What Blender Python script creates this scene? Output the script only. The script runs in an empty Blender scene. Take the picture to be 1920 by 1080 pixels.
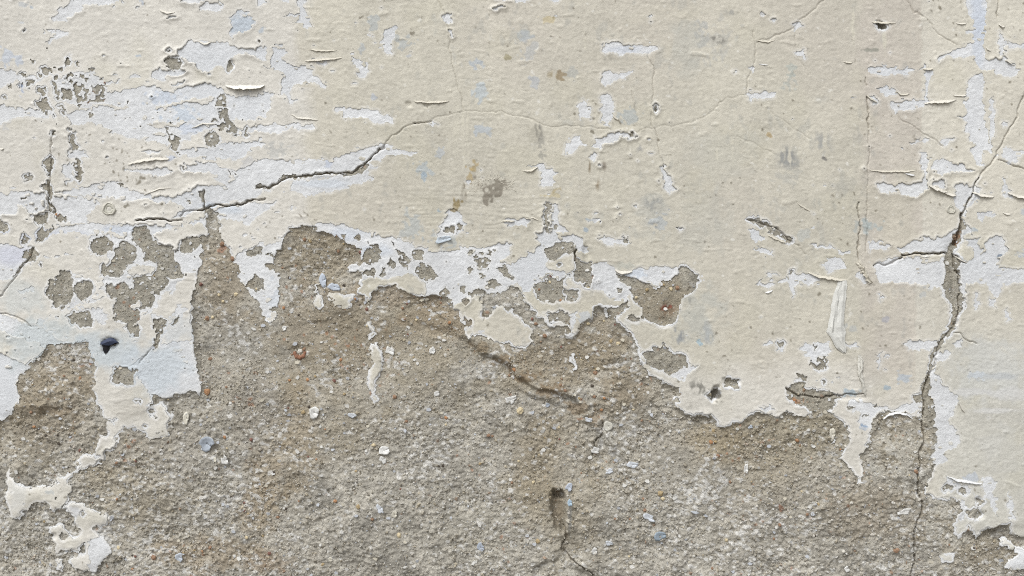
import bpy, math
import numpy as np
from mathutils import Vector
S = 0.0005                 # metres of wall per unit of the tracing grid
ZC = 1.30                  # height of the middle of the picture above the pavement
scene = bpy.context.scene
col = scene.collection

# ---------------------------------------------------------------- camera, sky, sun, exposure
D = 0.90
cd = bpy.data.cameras.new('camera'); cam = bpy.data.objects.new('camera', cd); col.objects.link(cam)
cam.location = (0, -D, ZC); cam.rotation_euler = (math.radians(90), 0, 0)
cd.sensor_width = 36; cd.lens = 36 * D / (1920 * S); cd.clip_start = 0.02; cd.clip_end = 300
scene.camera = cam
SUN = Vector((-0.30, -0.52, 0.80)).normalized()
w = bpy.data.worlds.new("World"); scene.world = w; w.use_nodes = True
nt = w.node_tree; bg = nt.nodes['Background']
sky = nt.nodes.new('ShaderNodeTexSky'); sky.sky_type = 'NISHITA'; sky.sun_disc = False
sky.sun_elevation = math.asin(SUN.z); sky.sun_rotation = math.atan2(SUN.x, SUN.y)
sky.air_density = 1.0; sky.dust_density = 4.0; sky.ozone_density = 1.0
hs = nt.nodes.new('ShaderNodeHueSaturation'); hs.inputs['Saturation'].default_value = 0.10   # an overcast sky is grey
nt.links.new(sky.outputs[0], hs.inputs['Color']); nt.links.new(hs.outputs[0], bg.inputs[0])
bg.inputs[1].default_value = 0.125
sd = bpy.data.lights.new('sun', 'SUN'); sd.energy = 1.15; sd.angle = math.radians(22); sd.color = (0.995, 0.99, 0.97)
so = bpy.data.objects.new('sun', sd); col.objects.link(so)
so.rotation_euler = SUN.to_track_quat('Z', 'Y').to_euler(); so.location = (0, -3, 6)
scene.view_settings.view_transform = 'Standard'; scene.view_settings.look = 'None'
scene.view_settings.gamma = 1; scene.view_settings.use_curve_mapping = False
scene.view_settings.exposure = EXPO = 0.37
scene.cycles.filter_width = 1.1; scene.cycles.use_denoising = False

# ---------------------------------------------------------------- numeric helpers
def lin(c):
    c = np.asarray(c, float) / 255.0
    return np.where(c <= 0.04045, c / 12.92, ((c + 0.055) / 1.055) ** 2.4)
def sstep(a, b, x):
    t = np.clip((x - a) / (b - a), 0, 1); return t * t * (3 - 2 * t)
_lat = {}
def noise(xs, ys, sx, seed, sy=None):
    """smooth noise with unit spread on the grid ys by xs; the same at the same place whatever the grid"""
    sy = sy or sx
    X0, X1, Y0, Y1 = -1500.0, 3450.0, -1300.0, 2400.0
    nx = int((X1 - X0) / sx) + 6; ny = int((Y1 - Y0) / sy) + 6
    A = np.random.default_rng(seed).standard_normal((ny, nx)).astype(np.float32)
    def taps(c, c0, s, n):
        t = (np.asarray(c, float) - c0) / s; i = np.floor(t).astype(int); f = (t - i).astype(np.float32)
        i = np.clip(i + 1, 1, n - 3)
        w_ = [(1 - f) ** 3 / 6, (3 * f ** 3 - 6 * f ** 2 + 4) / 6, (-3 * f ** 3 + 3 * f ** 2 + 3 * f + 1) / 6, f ** 3 / 6]
        return i, w_
    iy, wy = taps(ys, Y0, sy, ny); ix, wx = taps(xs, X0, sx, nx)
    B = sum(wy[k][:, None] * A[iy - 1 + k] for k in range(4))
    return sum(wx[k][None, :] * B[:, ix - 1 + k] for k in range(4)) * 2.09
def fbm(xs, ys, s, n, seed, gain=0.5, sy=None):
    o = 0; a = 1; t = 0
    for k in range(n):
        o = o + a * noise(xs, ys, s / 2 ** k, seed + k, (sy or s) / 2 ** k); t += a * a; a *= gain
    return o / math.sqrt(t)
def blur(A, r, it=3):
    A = A.astype(np.float32)
    for _ in range(it):
        for ax in (0, 1):
            P = np.pad(A, [(r + 1, r) if a == ax else (0, 0) for a in (0, 1)], mode='edge')
            Cs = np.cumsum(P, axis=ax, dtype=np.float64); n = A.shape[ax]
            hi = np.take(Cs, np.arange(2 * r + 1, 2 * r + 1 + n), axis=ax); lo = np.take(Cs, np.arange(0, n), axis=ax)
            A = ((hi - lo) / (2 * r + 1)).astype(np.float32)
    return A
def shift_any(M):
    R = M.copy(); R[1:] |= M[:-1]; R[:-1] |= M[1:]; R[:, 1:] |= M[:, :-1]; R[:, :-1] |= M[:, 1:]; return R
def to_verts(Cc):
    P = np.pad(Cc.astype(np.float32), 1, mode='edge')
    return (P[:-1, :-1] + P[1:, :-1] + P[:-1, 1:] + P[1:, 1:]) / 4
TILE = {'S': (0, 0, 1)}
for j in range(3):
    for i in range(4): TILE['ABCDEFGHIJKL'[j * 4 + i]] = (480 * i, 360 * j, 3)
def pts(t, s):
    ox, oy, k = TILE[t]
    return np.array([[float(q) for q in p.split(',')] for p in s.split()]) / k + (ox, oy)
DATA = '''# op tile coords
W A 455,-60 665,-60 665,0 655,18 600,25 540,22 490,30 470,40 470,60 420,85 360,115 330,108 278,110 300,75 320,50 400,10
W A 1030,-30 1200,0 1130,15 1060,22 1015,15
W A 1120,35 1150,15 1245,12 1262,35 1240,58 1170,60 1135,50
W A 1300,120 1295,95 1345,65 1400,80 1430,125 1410,150 1350,185 1310,220 1298,180
W A 1040,240 1075,225 1110,240 1140,235 1175,240 1215,235 1260,245 1330,260 1360,275 1440,280 1480,285 1480,300 1380,305 1330,310 1300,335 1265,385 1230,375 1180,405 1130,395 1095,365 1050,345 1015,310 1000,290 1030,270
W A 855,410 890,390 940,395 1000,390 1035,400 1020,420 940,425 910,455 880,450 860,435
W A 960,460 1040,455 1035,475 1000,485 965,478
W A -90,380 60,385 110,405 135,400 215,440 220,460 150,455 100,450 60,470 -90,520
W A -90,605 60,595 130,610 200,600 300,640 250,660 180,655 60,665 20,690 -90,690
W A 590,515 680,505 800,490 870,480 910,505 960,510 1040,490 1200,478 1260,490 1300,540 1440,540 1560,520 1510,560 1520,600 1510,650 1440,665 1430,680 1340,680 1290,670 1200,720 1130,740 1090,780 1010,800 940,820 860,790 760,775 650,760 600,745 640,740 560,700 500,680 400,660 360,640 420,620 500,610 480,600 580,585
C A 500,592 600,590 700,597 740,606 650,610 520,606
C A 830,700 880,685 960,690 1000,685 1070,690 1050,700 950,705 850,712
C A 960,600 1060,580 1190,580 1205,560 1215,535 1150,550 1000,578 880,595 870,610
W A 1020,850 1080,840 1160,830 1280,800 1440,790 1440,830 1390,840 1390,880 1350,895 1250,890 1180,905 1160,890 1030,870
W A 1040,930 1100,925 1180,920 1290,950 1330,965 1330,1010 1270,1000 1180,975 1080,975 1050,955
W A 690,955 800,950 930,935 960,960 920,990 880,985 800,980 720,965
W A 780,855 850,843 915,852 860,865 800,865
W A 480,1060 560,1032 630,1022 700,1045 760,1080 900,1110 700,1120 430,1090
W A 245,162 300,155 380,182 350,200 300,230 250,250 290,215
W A 600,455 620,445 660,460 605,475
W A 330,420 400,400 480,400 580,430 600,500 590,560 560,590 440,600 400,580 340,540 320,480
W A 380,840 480,850 490,880 450,900 380,880
W A 350,930 410,920 420,1000 370,1040 345,960
W A 930,100 980,90 975,110 945,110
W A 370,640 480,650 470,690 400,700
W B 0,-30 75,-30 60,20 0,35
W B 110,-30 205,-30 195,12 140,12
W B 235,-40 270,-40 270,0 275,60 300,120 320,150 280,150 255,130 200,130 240,115 240,85 200,90 160,90 170,75 240,70 250,40 235,0
W B 830,-40 870,-40 870,0 850,6
W B 715,290 710,240 735,170 770,135 790,145 785,190 765,230 770,290 770,320 740,315
W B 1055,72 1110,75 1108,95 1090,105 1110,125 1085,150 1065,130 1050,100
W B 1085,180 1105,180 1115,195 1100,212 1085,210
W B 310,340 415,333 415,355 385,370 340,360
W B 525,330 560,335 630,355 635,400 620,430 590,440 560,420 555,405 590,400 575,380 540,355
W B 105,275 160,265 180,280 165,310 170,345 200,365 260,365 300,390 320,430 395,480 395,495 350,485 285,455 265,475 235,470 185,495 195,545 205,565 200,590 175,570 160,530 135,530 135,495 150,440 140,400 120,385 80,385 95,330
W B 0,270 50,250 60,290 50,335 0,325
W B 440,612 560,605 680,620 710,635 745,650 775,660 770,690 700,697 650,680 600,665 510,672 490,640 445,630
W B -120,735 0,710 100,700 200,705 330,705 335,722 290,730 240,745 215,720 150,745 60,750 0,735
W B -250,1000 -60,950 0,900 110,895 200,903 330,893 420,903 432,882 550,852 640,825 705,813 745,812 795,845 895,855 895,880 850,887 810,875 690,897 560,960 460,985 350,975 200,1000 120,1040 60,1060 0,1050 -120,1060
W B 210,1045 230,1030 350,1010 480,985 560,975 640,925 685,935 670,950 640,960 640,990 665,1000 665,1025 560,1040 500,1058 440,1080 300,1100 210,1080
W B 0,785 30,780 50,810 40,830 0,830
W B 45,570 85,565 80,610 60,600
W B 960,690 1000,685 1030,700 980,710
W B 1165,1015 1185,1000 1208,1015 1195,1030 1170,1028
W B 1330,38 1400,40 1400,52 1345,56
W B 1340,-40 1555,-40 1540,10 1440,5 1340,3
W C 210,-30 290,-30 280,6 240,15 215,8
W C 490,285 500,255 545,242 600,245 650,255 700,258 780,248 805,262 822,283 760,293 690,298 640,305 570,308 510,305
W C 510,390 545,388 580,400 640,400 685,395 675,415 620,430 575,460 545,485 515,500 500,480 505,430
W C 500,530 540,525 555,545 570,600 565,650 545,705 515,700 500,640
W C 370,580 395,555 420,575 440,600 450,660 430,665 400,655 372,658
W C 310,815 350,765 400,760 400,790 425,815 370,840 340,860 305,865
W C 480,770 540,770 590,745 620,738 695,748 695,770 640,778 600,760 595,790 540,800 510,825 455,828 475,800
W C 425,885 450,875 475,857 488,870 480,895 460,903
W C 145,925 175,920 190,935 240,945 240,970 272,975 240,990 240,1020 220,1055 165,1055 170,1000 160,960 130,935 95,955 100,940
W C 830,945 850,940 880,990 900,1010 905,1040 935,1070 930,1078 880,1085 860,1060 850,1010 830,970
W C 1230,415 1250,398 1270,410 1250,425
W C 1305,540 1310,515 1350,530 1440,512 1485,515 1480,545 1440,552 1380,565 1330,560
W C 1345,385 1360,375 1370,400 1350,415
W D 565,385 590,370 660,360 700,372 780,380 830,390 830,405 770,415 720,412 660,420 600,430 575,415
W D 840,395 880,355 890,365 860,398
W D 590,520 600,500 640,490 670,482 710,490 740,520 725,532 690,525 665,535 640,520
W D 565,530 590,555 615,570 610,585 575,580
W D 890,390 935,388 930,430 920,460 895,505 905,560 940,570 880,600 800,620 745,620 715,645 680,610 675,570 740,562 880,568 880,500 890,440
W D 1110,-60 1225,-60 1225,60 1220,200 1225,290 1230,330 1325,340 1380,370 1418,395 1405,418 1330,425 1290,405 1200,385 1170,350 1150,310 1085,330 1010,315 975,330 950,350 965,310 1040,275 1140,250 1160,235 1155,190 1115,185 1120,170 1160,160 1150,100 1120,50
W D 1297,170 1320,190 1325,290 1330,345 1305,335 1295,240
W D 1325,240 1440,245 1600,250 1600,270 1440,275 1325,275
W D 1180,410 1210,410 1215,440 1215,700 1230,740 1240,800 1270,815 1260,860 1210,850 1200,900 1215,940 1180,945 1150,880 1130,845 1165,800 1130,780 1115,740 1115,700 1060,655 1110,650 1125,630 1095,590 1095,540 1120,510 1115,460 1140,440
W D 1245,600 1260,560 1275,540 1275,700 1265,810 1245,780 1240,680
W D 790,800 850,785 900,780 905,805 850,803 800,808
W D 855,860 890,850 895,1020 900,1060 860,1020 875,960 840,915 865,905
W D 970,815 990,780 1050,770 1055,780 1020,810 985,820
W D 920,920 975,890 1030,910 1100,930 1145,960 1100,968 990,970 975,1000 965,970 925,955
W D 610,1035 700,1030 790,1040 890,1025 900,1060 870,1080 830,1110 790,1105 640,1075 615,1055
W D 930,1020 980,1010 1005,1060 990,1070 920,1045
W D 1310,690 1360,685 1350,715 1320,725
W D 1320,820 1345,835 1440,855 1600,860 1440,866 1400,865 1405,915 1340,905 1310,890 1315,850
W D 1320,980 1335,1000 1345,1080 1360,1115 1310,1080
W D 150,290 190,285 210,320 195,345 185,320 160,305
W D 140,150 150,135 190,125 180,150 150,178
W D 20,110 45,110 45,130 25,130
# tile E
W E -90,0 260,0 280,60 200,120 100,115 60,130 -90,130
W E 280,30 440,20 560,50 540,110 490,130 520,170 420,175 300,115
W E 300,0 500,-30 800,0 760,15 560,30 420,15
C E 560,50 640,30 700,80 690,120 600,150 520,120
C E 100,70 160,90 150,125 90,120
W E 190,255 330,195 480,175 750,180 775,235 700,240 640,230 530,245 400,225 320,245 240,262
W E -90,290 120,295 190,310 120,400 60,490 -90,495
W E 820,20 1000,25 1100,-20 1440,-60 1480,-40 1440,40 1300,60 1180,80 1100,100 1020,140 960,140 1000,110 1040,90 980,60 900,50 870,55
W E 780,180 1030,188 1100,150 1160,150 1168,190 1060,170 900,215 870,245 840,205
W E 1220,95 1440,55 1560,50 1500,110 1440,150 1400,190 1340,150 1240,160
W E 500,260 560,240 700,270 740,200 850,220 900,290 990,330 1140,240 1170,300 1140,390 1040,480 950,540 900,600 860,680 800,700 850,650 780,690 700,600 600,590 560,510 570,450 620,380 600,350 520,350
C E 735,430 850,410 880,440 860,470 760,465 715,450
C E 560,580 620,600 640,660 640,720 560,640
W E 430,640 490,650 560,650 620,700 600,735 540,720 500,670
W E 400,450 500,490 530,530 510,620 440,640 380,660 420,610
W E 200,720 245,715 240,750 200,750
W E 100,560 180,525 200,555 120,572
W E 850,690 870,680 905,710 860,725
W E 970,690 1000,630 1050,650 1020,700
W E 865,620 885,615 900,650 870,652
W E 920,570 960,500 1000,510 980,560
W E -90,650 60,700 130,740 190,750 270,800 420,850 300,890 230,930 150,1000 130,1080 60,1250 0,1300 -90,1300
C E -90,760 0,780 130,820 240,870 270,890 250,930 220,980 150,970 80,940 0,900 -90,880
W E 700,985 760,960 870,900 930,850 1100,830 1105,980 1130,1100 1120,1180 1090,1200 900,1170 830,1130 760,1060
W E 1335,370 1400,320 1440,300 1700,250 1700,700 1440,640 1340,440
C E 1250,170 1340,160 1440,210 1480,200 1620,180 1640,220 1560,250 1480,290 1400,300 1330,360 1290,300 1255,240
# F white
W F 210,175 300,190 370,165 420,170 450,185 560,205 620,225 650,235 750,255 880,290 950,310 1000,335 1050,340 1150,320 1330,300 1420,285 1420,370 1400,400 1440,420 1440,560 1200,600 1100,640 1140,665 1050,600 960,590 960,500 850,450 800,480 620,500 580,450 450,300 300,200 200,260 150,290 130,470 130,560 60,740 0,620 0,280 60,290 130,280 180,230
C F 1380,395 1440,330 1440,420
W F 1050,160 1080,110 1120,95 1165,130 1170,185 1140,220 1110,245 1060,250 1025,240 1035,200
W F 1390,155 1440,150 1545,155 1530,180 1515,200 1490,180 1420,190
# G white
W G 225,80 250,75 255,130 270,180 320,210 270,215 240,210 255,240 380,240 400,260 395,300 420,320 410,340 365,350 350,290 300,270 210,310 190,330 190,370 210,375 190,400 210,430 260,435 310,460 300,500 310,540 290,540 240,450 180,470 130,520 120,560 70,560 40,510 0,530 -60,520 -60,420 0,395 60,360 110,340 150,300 155,290 130,250 130,225 180,230 205,235 215,150
W G 445,400 540,400 560,420 600,460 620,510 660,530 650,570 640,620 560,615 540,580 510,560 450,550 440,510 430,450
W G 590,450 650,455 690,437 770,425 870,415 930,425 935,470 880,490 830,510 825,540 790,520 740,505 690,490
W G 480,260 540,255 600,262 680,290 650,305 600,290 540,295 520,305 510,285
W G 1320,205 1345,205 1400,230 1420,275 1370,275 1335,250
W G 1345,310 1400,315 1440,330 1480,350 1440,362 1400,345
W G 1360,510 1440,478 1440,530 1380,525
W G 460,155 495,150 500,175 460,175
W G 900,1030 940,1000 980,975 1050,975 1040,990 1000,1000 960,1060 920,1060
# H white
W H 0,450 60,455 110,490 115,430 140,430 150,450 230,460 300,485 305,520 200,525 150,530 165,575 140,585 115,540 110,520 0,530 -60,525 -10,490
W H 240,295 320,300 370,320 455,330 455,345 400,348 380,325 310,315 260,312
W H 570,285 620,280 685,300 680,320 620,325 580,335 565,310
W H 725,315 850,265 980,255 1000,230 1060,205 1060,230 1040,280 1010,340 900,340 780,345 740,335
W H 600,405 700,370 780,365 880,385 960,385 985,355 1010,380 1010,450 1000,520 1010,570 1030,620 990,600 975,540 940,530 920,545 890,520 800,515 700,515 620,515 600,460
W H 490,475 520,440 545,490 560,515 520,515
W H 1060,350 1120,395 1150,380 1160,330 1110,300 1100,270 1180,255 1190,300 1200,360 1220,270 1240,245 1320,250 1340,330 1290,370 1300,430 1440,415 1600,415 1600,505 1440,505 1310,510 1300,560 1270,600 1280,650 1245,640 1250,560 1230,520 1180,530 1160,510 1100,520 1120,570 1090,600 1070,480 1060,400
W H 1160,570 1185,580 1180,630 1190,660 1160,665 1155,620
W H 1335,690 1355,655 1365,720 1340,730
W H 1090,600 1110,610 1120,640 1110,680 1080,700
W H 1050,-40 1190,-30 1180,45 1140,60 1110,100 1090,130 1070,90 1040,50
W H 1105,190 1145,215 1140,235 1105,230
W H 1170,120 1280,105 1295,130 1220,140 1200,165 1175,145
W H 640,-15 830,-10 835,30 790,25 700,5
W H 1310,-10 1370,-10 1360,40 1330,35
W H 185,880 210,850 340,850 345,880 330,920 335,1000 270,1008 240,970 235,935 205,920
W H 50,840 80,830 100,850 85,905 60,900
W H 0,840 25,845 25,860 0,865 -30,860
W H 425,848 520,855 490,870 440,870
W H 755,850 860,835 960,835 940,880 830,885 810,895 780,865
W H 1020,860 1060,830 1085,820 1090,880 1050,885
W H 950,900 1000,890 1030,910 1020,930 960,960 930,1000 980,1080 900,1080 910,1020 940,960
W H 650,905 675,905 680,930 655,935
W H 620,920 635,905 630,980 610,1000
W H 630,565 645,575 645,620 632,600
W H 160,1050 215,1040 220,1080 160,1080
W H 320,370 380,360 440,400 430,440 330,440 300,400
# L white
W L 905,-20 960,0 1010,25 1040,50 1070,100 1050,150 1050,180 1010,190 1020,230 1050,260 1075,310 1065,350 1000,390 1005,440 970,470 930,460 915,380 935,280 925,120
W L 1205,530 1270,525 1290,560 1295,680 1290,770 1270,700 1220,630 1215,580
W L 1350,595 1385,630 1390,700 1390,780 1375,770 1360,680
W L 1010,515 1060,540 1150,590 1155,610 1110,630 1080,620 1050,570 1010,540
W L 1085,650 1115,650 1115,740 1105,770 1075,760 1080,720
W L 440,100 520,90 600,120 700,140 830,90 860,110 860,145 800,160 700,155 640,145 600,190 580,250 530,240 510,160 440,130
W L 0,115 30,120 40,170 0,165 -60,130
# big mortar, source px
N S 386,392 397,388 407,397 412,425 420,455 430,470 440,487 448,500 455,530 462,546 478,560 492,583 500,600 507,606 512,598 520,590 523,565 524,540 527,520 515,500 514,480 525,465 533,450 545,430 558,425 578,423 592,430 610,437 627,440 640,450 655,457 668,465 679,470 676,480 684,492 672,505 687,523 677,530 672,552 685,553 690,566 693,557 698,545 713,537 740,537 757,545 780,552 798,557 807,550 820,555 833,557 847,563 850,577 860,582 862,590 868,607 872,620 882,635 907,628 923,637 943,643 957,650 970,657 977,657 997,643 997,620 983,603 967,595 950,577 930,577 927,593 913,598 890,570 880,548 897,542 925,550 945,547 955,540 965,537 980,545 985,560 993,578 1000,585 1012,594 1025,605 1033,617 1050,613 1060,625 1070,638 1077,630 1085,610 1100,600 1108,592 1113,580 1125,575 1145,577 1150,590 1158,600 1165,608 1180,625 1190,640 1200,660 1205,680 1215,700 1230,708 1250,718 1257,723 1280,732 1270,748 1267,763 1280,777 1300,783 1327,780 1343,783 1348,797 1363,801 1377,792 1393,792 1403,782 1420,775 1440,775 1457,782 1473,773 1507,778 1533,772 1557,773 1573,783 1587,798 1592,820 1585,840 1577,853 1590,873 1607,893 1608,905 1622,905 1617,893 1620,880 1618,853 1627,837 1633,820 1635,800 1643,783 1660,770 1673,773 1693,775 1717,787 1726,783 1745,803 1750,840 1747,860 1757,877 1745,885 1740,900 1745,930 1765,937 1790,930 1802,945 1797,970 1785,985 1790,1000 1803,1010 1820,985 1835,1012 1840,1000 1860,990 1885,985 1895,982 1903,1000 1910,1007 1920,1007 2050,990 2300,1010 2700,930 3400,900 3400,2600 -1600,2600 -1600,840 -900,800 -500,830 -60,792 0,790 20,777 35,755 32,725 45,697 62,680 75,665 90,645 130,642 165,643 172,665 178,690 177,720 180,742 200,790 283,760 283,742 312,747 340,737 365,733 373,743 376,720 370,690 365,665 367,630 360,600 362,560 368,520 375,480 382,460 388,430
# mortar near crack
M H 1080,140 1100,160 1100,210 1090,250 1060,310 1050,340 1075,400 1085,480 1090,560 1100,610 1080,680 1060,770 1030,800 1000,820 970,860 940,920 910,980 905,1100 865,1100 890,1010 910,930 950,850 980,800 1025,765 1035,700 1030,640 1000,590 990,520 1005,460 990,400 1010,340 1025,290 1050,240 1070,210 1070,160
M L 865,0 905,0 920,60 935,160 945,260 940,350 925,400 900,430 880,330 875,240 870,100
# tongue & islands (cream on mortar)
C I 530,-40 780,-40 800,0 830,50 850,70 835,115 860,135 905,100 930,130 945,170 965,185 940,210 948,300 880,310 830,305 790,265 740,250 700,250 665,290 665,330 640,370 600,375 590,420 540,460 470,490 400,505 385,550 410,575 380,600 375,650 300,730 265,700 240,660 180,670 150,700 110,770 50,755 30,700 5,640 25,590 35,500 50,470 65,490 70,570 130,575 200,580 230,565 270,590 320,560 310,510 350,520 400,490 440,440 430,410 470,385 520,390 560,290 600,290 605,215 650,205 680,165 640,145 590,135 540,115 525,60
W I 340,700 390,655 470,685 440,740 400,720
C I 345,700 390,660 470,685 540,710 590,730 603,755 570,820 540,790 520,820 550,870 600,890 613,950 560,1010 520,1060 470,1065 400,1050 380,1010 420,980 440,960 400,940 360,935 315,950 295,890 265,840 255,815 290,810 330,785 360,820 400,860 440,840 420,780 400,720
W I 500,890 560,865 595,885 613,950 560,1010 525,1060 480,1060 490,990
C I 300,990 350,1000 340,1055 315,1040
C F 345,525 355,520 350,560 375,600 375,655 345,655 318,625 340,600 345,560
C F 440,650 435,600 405,590 405,558 440,560 470,570 520,580 545,560 570,575 545,615 530,655 490,650 460,640
W F 525,430 530,410 560,400 590,410 620,395 625,410 600,430 560,450 535,445
W F 600,460 690,440 700,420 720,470 680,495 620,505 580,545 575,520
C F 610,735 650,730 665,760 660,800 640,820 625,825 640,780
C F 640,855 690,840 700,880 720,920 700,990 690,1040 670,1080 665,1130 680,1155 670,1190 650,1195 650,1150 635,1120 620,1080 640,1000 650,940 635,900
C F 580,540 620,497 700,492 770,490 850,450 960,500 955,590 900,573 830,555 780,530 700,530 655,560 640,605 630,618 615,580 570,575
C F 1210,600 1240,570 1280,640 1290,750 1310,730 1350,640 1400,640 1390,690 1440,690 1500,720 1550,780 1550,850 1490,895 1440,870 1380,850 1290,805 1205,825 1170,770 1165,700 1190,760 1220,740 1210,680
C G 215,375 300,350 350,345 360,400 345,500 380,520 400,510 450,555 510,560 540,590 640,630 650,660 600,700 580,710 530,690 520,650 460,650 440,700 400,740 360,800 345,840 290,815 330,760 330,700 350,670 200,680 185,690 210,740 220,770 160,700 100,660 75,580 120,565 150,600 190,620 290,610 370,615 375,570 310,540 300,470 260,435 215,425
W G 325,690 350,670 360,690 345,770 345,835 295,815 330,760
C G 320,920 335,910 350,950 355,1000 345,1010 330,980 318,950
W G 215,425 240,440 300,450 310,470 300,490 250,480 225,465
C L 890,560 960,550 1000,600 1060,600 1080,620 1000,650 950,655 900,630
C L 1320,880 1350,865 1390,910 1395,935 1330,920
W L 1400,920 1440,930 1500,940 1500,1080 1440,1050 1340,1040 1360,1000 1400,970
C L 980,960 1060,950 1040,1020 1000,1020 980,990
C L 350,255 365,265 382,325 360,325
C L 1380,780 1440,800 1540,800 1540,870 1440,860 1375,850
# detail mortar
m A 930,350 945,325 1005,325 1025,345 1020,385 985,395 945,385
m A 230,380 285,375 295,400 270,420 240,410
m A 110,420 145,420 145,440 120,440
m A 135,450 180,445 180,475 145,480
m A 35,470 60,465 60,490 40,495
m A 10,540 40,535 35,555 15,555
m A 160,330 190,345 185,365 165,345
m A 360,350 375,330 400,350 390,370 365,365
m A 410,345 450,345 445,375 430,375
m A 320,375 350,375 345,395 325,395
m A 205,405 235,410 230,440 210,430
g A 215,490 255,495 260,550 270,590 290,600 300,655 275,645 240,630 210,600 200,570 230,570 240,550 215,520
g A 285,450 315,460 330,510 340,560 325,570 305,530 300,490
g A 360,430 400,405 420,430 400,465 370,450
g A 440,415 475,420 470,440 440,440
g A 300,420 325,415 325,440 305,450
g A 410,470 440,460 470,480 500,500 490,560 475,580 440,575 420,540 410,500
g A 345,500 400,490 405,540 390,565 350,560 340,530
g A 510,480 545,475 585,470 580,520 560,530 520,510
g A 500,570 540,550 555,530 590,530 580,570 530,580 505,585
m A 430,585 465,590 460,605 440,600
m A 330,590 355,590 355,625 335,620
m A 340,630 360,635 355,650 340,645
m A 490,635 530,630 530,645 500,655
m A 500,385 530,385 530,395 505,400
m A 465,430 500,440 480,460
m A 545,435 565,435 560,450
m A 285,725 310,725 305,760 290,760
m A 380,715 405,718 400,730 385,730
g A 400,745 420,745 435,790 435,840 405,845 400,800
g A 420,880 445,885 465,960 460,1000 445,1025 420,1000 415,940
m A 240,910 290,875 300,910 290,950 275,990 260,960 240,930
m A 140,985 160,970 185,990 180,1015 150,1015
m A 225,1045 270,1010 290,1050 300,1100 280,1140 270,1120 275,1080 250,1060
g A 1235,520 1265,520 1275,570 1270,605 1225,600 1220,560
g A 1230,615 1275,610 1275,650 1340,740 1330,755 1250,740 1190,690 1195,665 1230,680
m A 1150,765 1180,740 1220,745 1235,790 1200,830 1150,810
m A 925,725 950,720 960,760 1010,770 1020,810 1000,840 980,850 955,800 945,750
m A 985,850 1005,850 1022,880 1010,880
m A 1010,930 1030,930 1045,955 1030,960
m A 1290,955 1320,955 1325,975 1300,985
m A 1380,720 1395,710 1395,770 1380,770
m A 1300,760 1335,760 1330,775
m A 845,545 870,545 860,555
m A 710,575 730,580 715,590
m A 660,1030 690,1030 700,1045 680,1055
m A 935,275 950,275 945,295
m A 115,170 135,170 130,185
m A 125,625 145,625 140,635
m A 1315,590 1335,595 1325,610
m A 1305,805 1325,810 1320,822
m A 100,475 120,465 125,490 105,500
m A 150,500 165,502 158,510
m B 460,985 560,960 620,920 650,925 600,975 500,990
m B 120,1010 180,990 320,975 430,970 430,980 330,985 250,1005 150,1010
m B 0,1040 60,1050 100,1035 80,1062 0,1060
m C 655,755 690,750 690,762 665,768
m C 843,930 852,930 850,945
m C 792,602 808,598 822,618 805,628
m C 1403,85 1412,85 1410,92
m E 510,290 540,250 590,245 650,290 640,320 560,355 515,330
m E 640,330 690,285 760,300 775,330 760,390 700,440 680,470 620,485 575,460 580,410 620,400 650,360
m E 735,230 760,195 820,195 850,240 880,280 900,300 960,300 990,330 980,370 1020,410 1030,480 990,500 940,470 950,520 920,560 880,590 850,640 780,670 790,710 750,750 700,745 650,720 640,660 650,600 600,570 600,510 650,530 700,500 740,540 760,540 745,480 860,460 880,410 810,380 800,320 740,270
C E 735,645 765,602 800,620 790,655 750,665
m E 1010,330 1020,270 1080,250 1165,245 1150,290 1120,310 1040,360
m E 260,540 275,500 320,490 330,445 390,450 412,500 415,560 400,620 350,655 310,640 270,600
m E 430,520 470,495 520,510 520,550 490,610 440,600 418,560
m E 380,700 420,670 490,670 530,710 520,750 460,765 400,730
m E 720,745 760,740 795,775 780,810 740,810 700,770
m E 860,720 900,710 945,715 920,760 900,820 890,880 850,890 870,830 880,800
m E 950,740 1000,700 1015,700 990,750
m E 180,130 270,120 265,180 220,185 190,160
m E 305,125 340,130 380,160 360,170 320,160
m E 260,60 290,60 300,100 280,115 270,90
m E 205,265 205,225 240,190 250,220 305,200 300,220 250,270 220,275
m E 110,265 130,230 160,260 150,290 120,290
m E -30,130 20,170 50,205 40,220 -30,230
m E 130,340 180,315 210,350 190,390 150,395 80,470 60,490 70,460 100,430 150,380 120,360
m E 1110,-10 1150,-10 1150,60 1130,60 1130,30
m E 1045,40 1065,40 1070,70 1050,75
m E 115,25 145,20 145,40 120,42
m E 215,415 235,415 230,430
m E 640,1000 660,985 700,985 740,1000 735,980 770,995 750,1060 740,1085 690,1080 640,1070 635,1040
m E 1390,530 1400,490 1440,465 1485,490 1485,550 1440,565 1400,550
m E 1385,330 1440,300 1475,310 1475,350 1440,357 1395,355
m F 600,360 640,300 700,295 715,340 690,390 650,405 605,385
m F 740,400 760,380 790,400 785,430 750,430
m F 605,440 660,425 680,445 670,475 600,470
m F 885,330 920,315 945,350 930,380 890,385
m F 905,430 930,400 1010,430 1025,470 1000,495 930,490 905,460
m F 790,320 830,340 880,380 850,410 860,435 830,410 800,370
g F 1220,370 1270,345 1310,380 1310,430 1250,430 1220,395
m F 1185,430 1210,415 1225,440 1205,460
m F 1240,450 1285,460 1270,475
m F 1295,500 1340,490 1380,520 1340,545 1300,540
m F 1350,420 1400,415 1440,470 1440,500 1390,480
m F 1145,530 1175,525 1175,560 1145,560
m F 1030,560 1070,530 1090,570 1060,600
m F 1150,600 1190,590 1200,620 1170,640
m F 1175,710 1220,715 1210,760 1180,750
m F 1195,345 1215,330 1225,355
m F 1295,340 1320,330 1320,355
m F 1330,320 1350,320 1340,335
m F 700,440 730,430 740,470 700,480
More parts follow.
